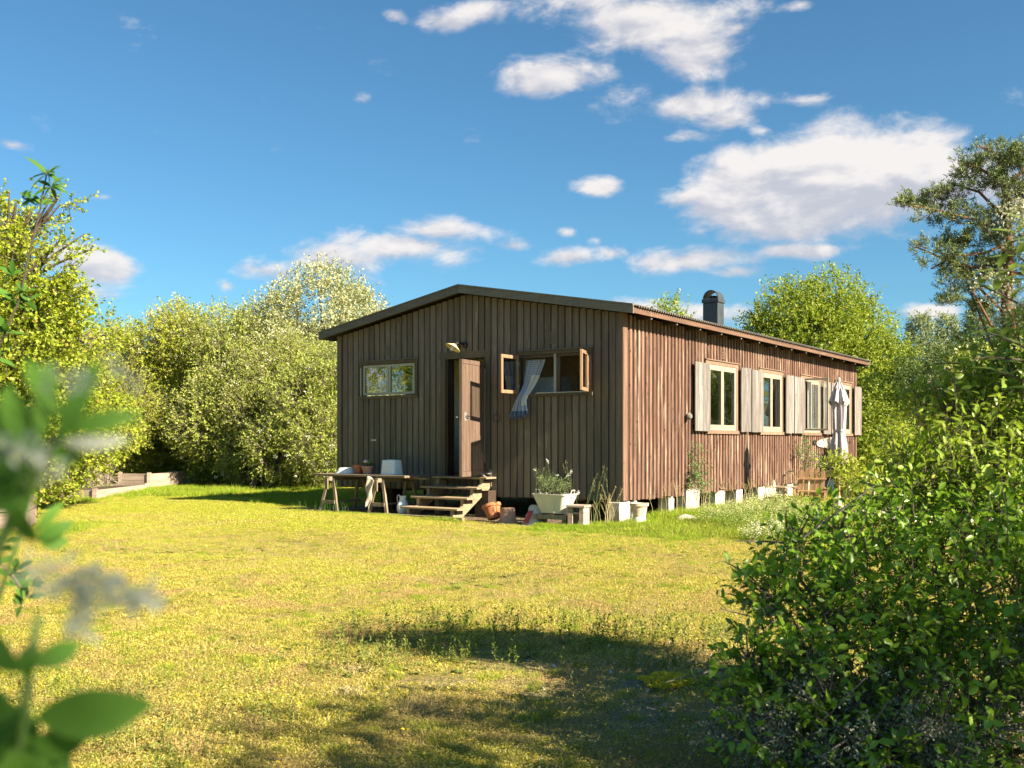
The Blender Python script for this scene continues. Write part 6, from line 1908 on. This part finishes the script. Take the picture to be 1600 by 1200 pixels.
MT['yellow_petals'] = leaf_mat('yellow_petals', (.75, .55, .02), (.8, .65, .05), None, (.7, .6, .1), .2)
m = 420
fx = np.concatenate([rng.uniform(-1.2, 1.0, 70), rng.uniform(-6, 3, m-70)]); fy = np.concatenate([rng.uniform(3.5, 5.2, 70), rng.uniform(3.5, 16, m-70)])
c = np.stack([fx, fy, gh(fx, fy)+rng.uniform(.03, .06, m)], 1); c = np.repeat(c, 6, 0)
V, F, k = leaf_geo(c, unit(rdir(len(c))*np.array([1, 1, .3])), rdir(len(c), 3), .010, .008)
o = link_mesh('meadow_flowers', np_mesh('meadow_flowers', V, F, np.repeat(rng.uniform(0, .9, len(c)), k)), MT['yellow_petals'], kind='stuff'); tag(o, 'tiny yellow flowers dotted through the meadow', 'flowers')

# cream bedstraw froth in front of the piers
def froth(label, cx, cy, rx, ry, h, n_, mat):
    a = rng.uniform(0, 6.28, n_); r = np.sqrt(rng.uniform(0, 1, n_))
    x = cx+rx*r*np.cos(a); y = cy+ry*r*np.sin(a); z = gh(x, y)
    p_ = np.stack([x, y, z], 1); nz_ = vnoise(p_, 2.5, 2); kq = nz_ > -.3; p_ = p_[kq]
    td = unit(rng.normal(size=p_.shape)*.35+[0, 0, 1]); hh = h*(.5+.5*rng.uniform(0, 1, len(p_)))*(1-.4*r[kq])
    V, F, r_ = twig_leaves(p_, td, hh, 10, .03, .010)
    b = np.array([cx, cy, 0])
    t = thing('bedstraw', label, 'flowers', (cx, cy, 0))
    link_mesh('leaves', np_mesh('leaves', V-b, F, r_), LF['veg'], t, kind='stuff')
    tp = p_+td*hh[:, None]; kf = rng.uniform(0, 1, len(tp)) < .6; tp = tp[kf]
    c = np.repeat(tp, 14, 0)+rng.normal(size=(len(tp)*14, 3))*[.028, .028, .03]
    V, F, k = leaf_geo(c, rdir(len(c)), rdir(len(c), 1), .016, .013)
    link_mesh('blossom', np_mesh('blossom', V-b, F, np.repeat(rng.uniform(0, .9, len(c)), k)), LF[mat], t, kind='stuff')
q = LW(2.1, .4); froth('frothy cream flowers in the lush grass before the piers, the larger clump', q.x, q.y, .95, 1.3, .50, 800, 'froth')
q = LW(2.9, -1.3); froth('frothy cream flowers nearest the bush, the smaller clump', q.x, q.y, .40, .45, .30, 170, 'cream_bloom')
q = LW(1.5, 2.6); froth('pale flowers and weeds right before the house piers', q.x, q.y, .7, 1.0, .45, 400, 'froth')

def herb(name, label, cat, base, lobes, mat, n_, leaf, wd, per, tl, bloom=None, up=.6, group=None, **kw):
    return plant(name, label, cat, base, lobes, mat, n=n_, leaf=leaf, width=wd, per=per, tl=tl, up=up, trunk=0, inner=.1, fol='foliage', bloom=bloom, group=group, twigs=True, **kw)
def lobe_local(x, y, z, r, rz=None):
    q = LW(x, y); return (q.x, q.y, z, r, r, rz or r)
herb('climbing_plant', 'leafy green climber growing up the long wall by the wide pier', 'plant', at(.12, 2.35), [lobe_local(.14, 2.36, 1.05, .14, .16), lobe_local(.16, 2.42, .78, .17, .18), lobe_local(.15, 2.30, .55, .12), lobe_local(.15, 2.62, .45, .16, .12)], 'tub', 120, .045, .4, 8, .12)
herb('climbing_plant', 'pale leafy rose growing up the wall behind the garden chairs', 'plant', at(.3, 7.9), [lobe_local(.3, 7.7, .95, .18, .16), lobe_local(.3, 8.2, .8, .22, .2), lobe_local(.25, 7.9, 1.15, .12)], 'tub', 60, .06, .45, 7, .22)
herb('garden_shrub', 'yellow green leafy shrub beside the parasol pole', 'shrub', at(2.0, 4.4), [lobe_local(1.9, 4.3, .80, .14, .12), lobe_local(2.1, 4.5, .70, .16, .2), lobe_local(2.3, 4.4, .5, .2)], 'lime', 150, .10, .28, 8, .24, up=.5)
herb('garden_shrub', 'rounded low green shrub in front of the brown garden chair', 'shrub', at(1.7, 2.9), [lobe_local(1.6, 3.2, .08, .5, .2), lobe_local(2.2, 2.6, .08, .4, .18)], 'lime', 600, .035, .5, 8, .12)
herb('planted_herbs', 'flowering herbs growing in the zinc planter', 'plant', at(-.66, -.90, .46), [lobe_local(-.72, -.9, .50, .17, .07), lobe_local(-.58, -.92, .50, .13, .06), lobe_local(-.86, -.9, .58, .06, .08)], 'tub', 120, .06, .13, 9, .18, up=1.1)
c = np.array([np.array(at(x_, -.9, z_)) for x_, z_ in ((-1.02, .98-.15), (-.80, 1.02-.05), (-.62, .75), (-.38, .80), (-.42, .76), (-.25, .50))]); c = np.repeat(c, 26, 0)+rng.normal(size=(156, 3))*.012
V, F, k = leaf_geo(c, rdir(len(c)), rdir(len(c)), .016, .013)
cb = at(-.6, -.9, .5)
o = thing('clover_heads', 'white round flower heads on thin stalks above the zinc planter', 'flowers', cb)
link_mesh('flower_heads', np_mesh('flower_heads', V-np.array(cb), F, np.repeat(rng.uniform(0, .8, len(c)), k)), LF['white_bloom'], o, kind='stuff')
m_ = MB()
for x_, z_ in ((-1.02, .83), (-.80, .97), (-.62, .75), (-.38, .80), (-.42, .76)): m_.tube([at(-.66+(x_+.66)*.3, -.9, .48)-cb, at(x_, -.9, z_)-cb], .003, 4)
m_.build('stalks', MT['green_stem'], o)
# flower in the pale pot
q = at(-4.80, -.62, TZ+.14)
o = herb('potted_flower', 'pink flower with green leaves growing in the pale terracotta pot', 'plant', q, [(q.x+.04, q.y, q.z+.03, .06, .06, .03)], 'tub', 30, .035, .6, 6, .04)
m_ = MB(); m_.lathe([(0, -.035), (.03, -.02), (.042, 0), (.03, .02), (0, .032)], 10); m_.build('flower', MT['flower_pink'], o, smooth=True, loc=(-.035, 0, .085))
MB().tube([(0, 0, -.02), (-.035, 0, .06)], .004, 5).build('stalk', MT['green_stem'], o)

# tall seeding grasses at the house corner
def stalks(label, x0, x1, y0, y1, n_, h0, h1, mat, heads=True, name='tall_stalks'):
    q0 = at((x0+x1)/2, (y0+y1)/2)
    t = thing(name, label, 'plant', q0)
    m_ = MB(); hd = []
    for _ in range(n_):
        a = at(random.uniform(x0, x1), random.uniform(y0, y1)); h = random.uniform(h0, h1)
        ln = Vector((random.uniform(-.3, .3), random.uniform(-.2, .2), 0))*h
        pts = [a-q0, a-q0+ln*.2+Vector((0, 0, h*.5)), a-q0+ln+Vector((0, 0, h))]
        m_.tube(pts, [.004, .003, .0015], 4, cap=False); hd.append((pts[2], pts[1]))
    m_.build('stalks', MT[mat], t, kind='stuff')
    if heads:
        c = []
        for (e, b_) in hd:
            e, b_ = np.array(e), np.array(b_)
            f = rng.uniform(0, .45, 30)[:, None]; c.append(e+(b_-e)*f+rng.normal(size=(30, 3))*.008)
        c = np.concatenate(c); V, F, k = leaf_geo(c, rdir(len(c), 1), rdir(len(c)), .016, .006)
        link_mesh('seed_heads', np_mesh('seed_heads', V, F, np.repeat(rng.uniform(0, .9, len(c)), k)), GS, t, kind='stuff')
    return t
MT['straw_stem'] = plain('straw_stem', (.40, .34, .18), .8)
stalks('tall green grass stalks with seed heads before the dark gable wall', -.50, -.02, -.9, -.3, 9, .6, 1.0, 'green_stem')
stalks('dry pale weed stalks at the right of the stool by the corner', -.30, .2, -.7, -.1, 20, .3, .6, 'straw_stem')
stalks('dry straw stalks between the white piers', .1, .5, .5, 6, 60, .3, .65, 'straw_stem')
stalks('small green stalks in the gravel before the left sawhorse', -6.3, -4.6, -1.25, -1.1, 26, .10, .22, 'green_stem', False)
stalks('dry stalks leaning on the wall behind the garden chairs', .1, .6, 6.5, 8.5, 22, .5, 1.0, 'straw_stem')

# yellow stonecrop cushions
for lb, (cx, cy, rx, ry, hh) in (('yellow stonecrop cushion in the stony ground left of the bush', (.80, 5.15, .145, .13, .055)), ('smaller yellow stonecrop cushion close under the bush', (1.02, 4.88, .07, .06, .035)), ('yellow stonecrop among the lichen at the foot of the bush', (1.22, 5.1, .13, .08, .04)), ('tiny yellow stonecrop patch nearest the viewer', (1.0, 4.3, .07, .04, .025))):
    n_ = int(38000*rx*ry*3)
    a = rng.uniform(0, 6.28, n_); r = np.sqrt(rng.uniform(0, 1, n_))*(1+.15*np.sin(a*3+cx*9))
    z = hh*np.sqrt(np.clip(1-(r*.8)**2, 0, 1))*(1+.25*np.sin(r*9+a*4))
    c = np.stack([rx*r*np.cos(a), ry*r*np.sin(a), z*rng.uniform(.6, 1, n_)], 1)
    V, F, k = leaf_geo(c, rdir(n_, .8), rdir(n_), .014, .008)
    o = link_mesh('stonecrop', np_mesh('stonecrop', V, F, np.repeat(np.clip(z/hh*.7+rng.uniform(-.2, .3, n_), 0, .9), k)), LF['sedum'], loc=(cx, cy, float(gh(cx, cy))), kind=None)
    tag(o, lb, 'stonecrop')
# silvery dry tufts
for lb, (cx, cy) in (('bleached pale tuft of dry grass on the open meadow', (-.82, 4.95)), ('small bleached dry tuft beyond the first one', (-.85, 5.45))):
    V, F, r_ = blades(150, .10, .03, .09, .006, 1.0)
    o = link_mesh('dry_tuft', np_mesh('dry_tuft', V, F, r_), GS, loc=(cx, cy, float(gh(cx, cy)))); tag(o, lb, 'grass tuft')

# pebbles and stones
def pebble_mesh(n_):
    m_ = MB()
    for _ in range(n_):
        x, y = rng.normal(1.15, .42), rng.normal(5.0, .75)
        r = abs(random.gauss(.004, .006))+.003
        M = Matrix.Translation((x, y, float(gh(x, y))+r*.2)) @ Euler((random.random()*3, random.random()*3, random.random()*3)).to_matrix().to_4x4()
        V = [M @ Vector(v)*1 for v in [(r, 0, 0), (-r*.9, r*.2, 0), (0, r*.8, .1*r), (0, -r*.8, 0), (0, 0, r*.6), (.1*r, 0, -r*.6)]]
        m_.add(V, [(0, 2, 4), (2, 1, 4), (1, 3, 4), (3, 0, 4), (2, 0, 5), (1, 2, 5), (3, 1, 5), (0, 3, 5)])
    return m_
o = pebble_mesh(700).build('pebbles', MT['stone'], None, kind='stuff'); tag(o, 'pale pebbles strewn over the bare ground beside the bush', 'pebbles')
def rock(label, loc, s, sq=(1, .7, .45), seed=0):
    me = bpy.data.meshes.new('rock'); bm = bmesh.new(); bmesh.ops.create_icosphere(bm, subdivisions=3, radius=1)
    for v in bm.verts:
        n_ = float(vnoise(np.array([v.co]), 1.6, seed)[0]) ; v.co *= (1+.16*n_)
        v.co = Vector((v.co.x*sq[0]*s, v.co.y*sq[1]*s, v.co.z*sq[2]*s))
    bm.to_mesh(me); bm.free()
    for p_ in me.polygons: p_.use_smooth = True
    o = link_mesh('rock', me, MT['stone'], loc=loc); tag(o, label, 'rock')
for i, (x, y, s, lb) in enumerate(((.75, .65, .20, 'pale rock in the grass right of the corner pots'), (2.9, 3.2, .35, 'flat pale slab of rock left of the bush tip'), (3.5, 2.9, .45, 'long pale slab of rock behind the bush tips'), (4.3, 3.4, .5, 'pale flat rock behind the middle of the bush'))):
    rock(lb, at(x, y), s, seed=i)
q = at(2.9, 2.6)
MB()
pv = MB().box(-1.6, 1.6, -.9, .9, 0, .05).build('patio_slab', MT['stone'], None, bevel=.01, loc=at(3.0, 4.9), rot=(0, 0, TH)); tag(pv, 'pale stone patio slab under the garden chairs', 'paving slab')
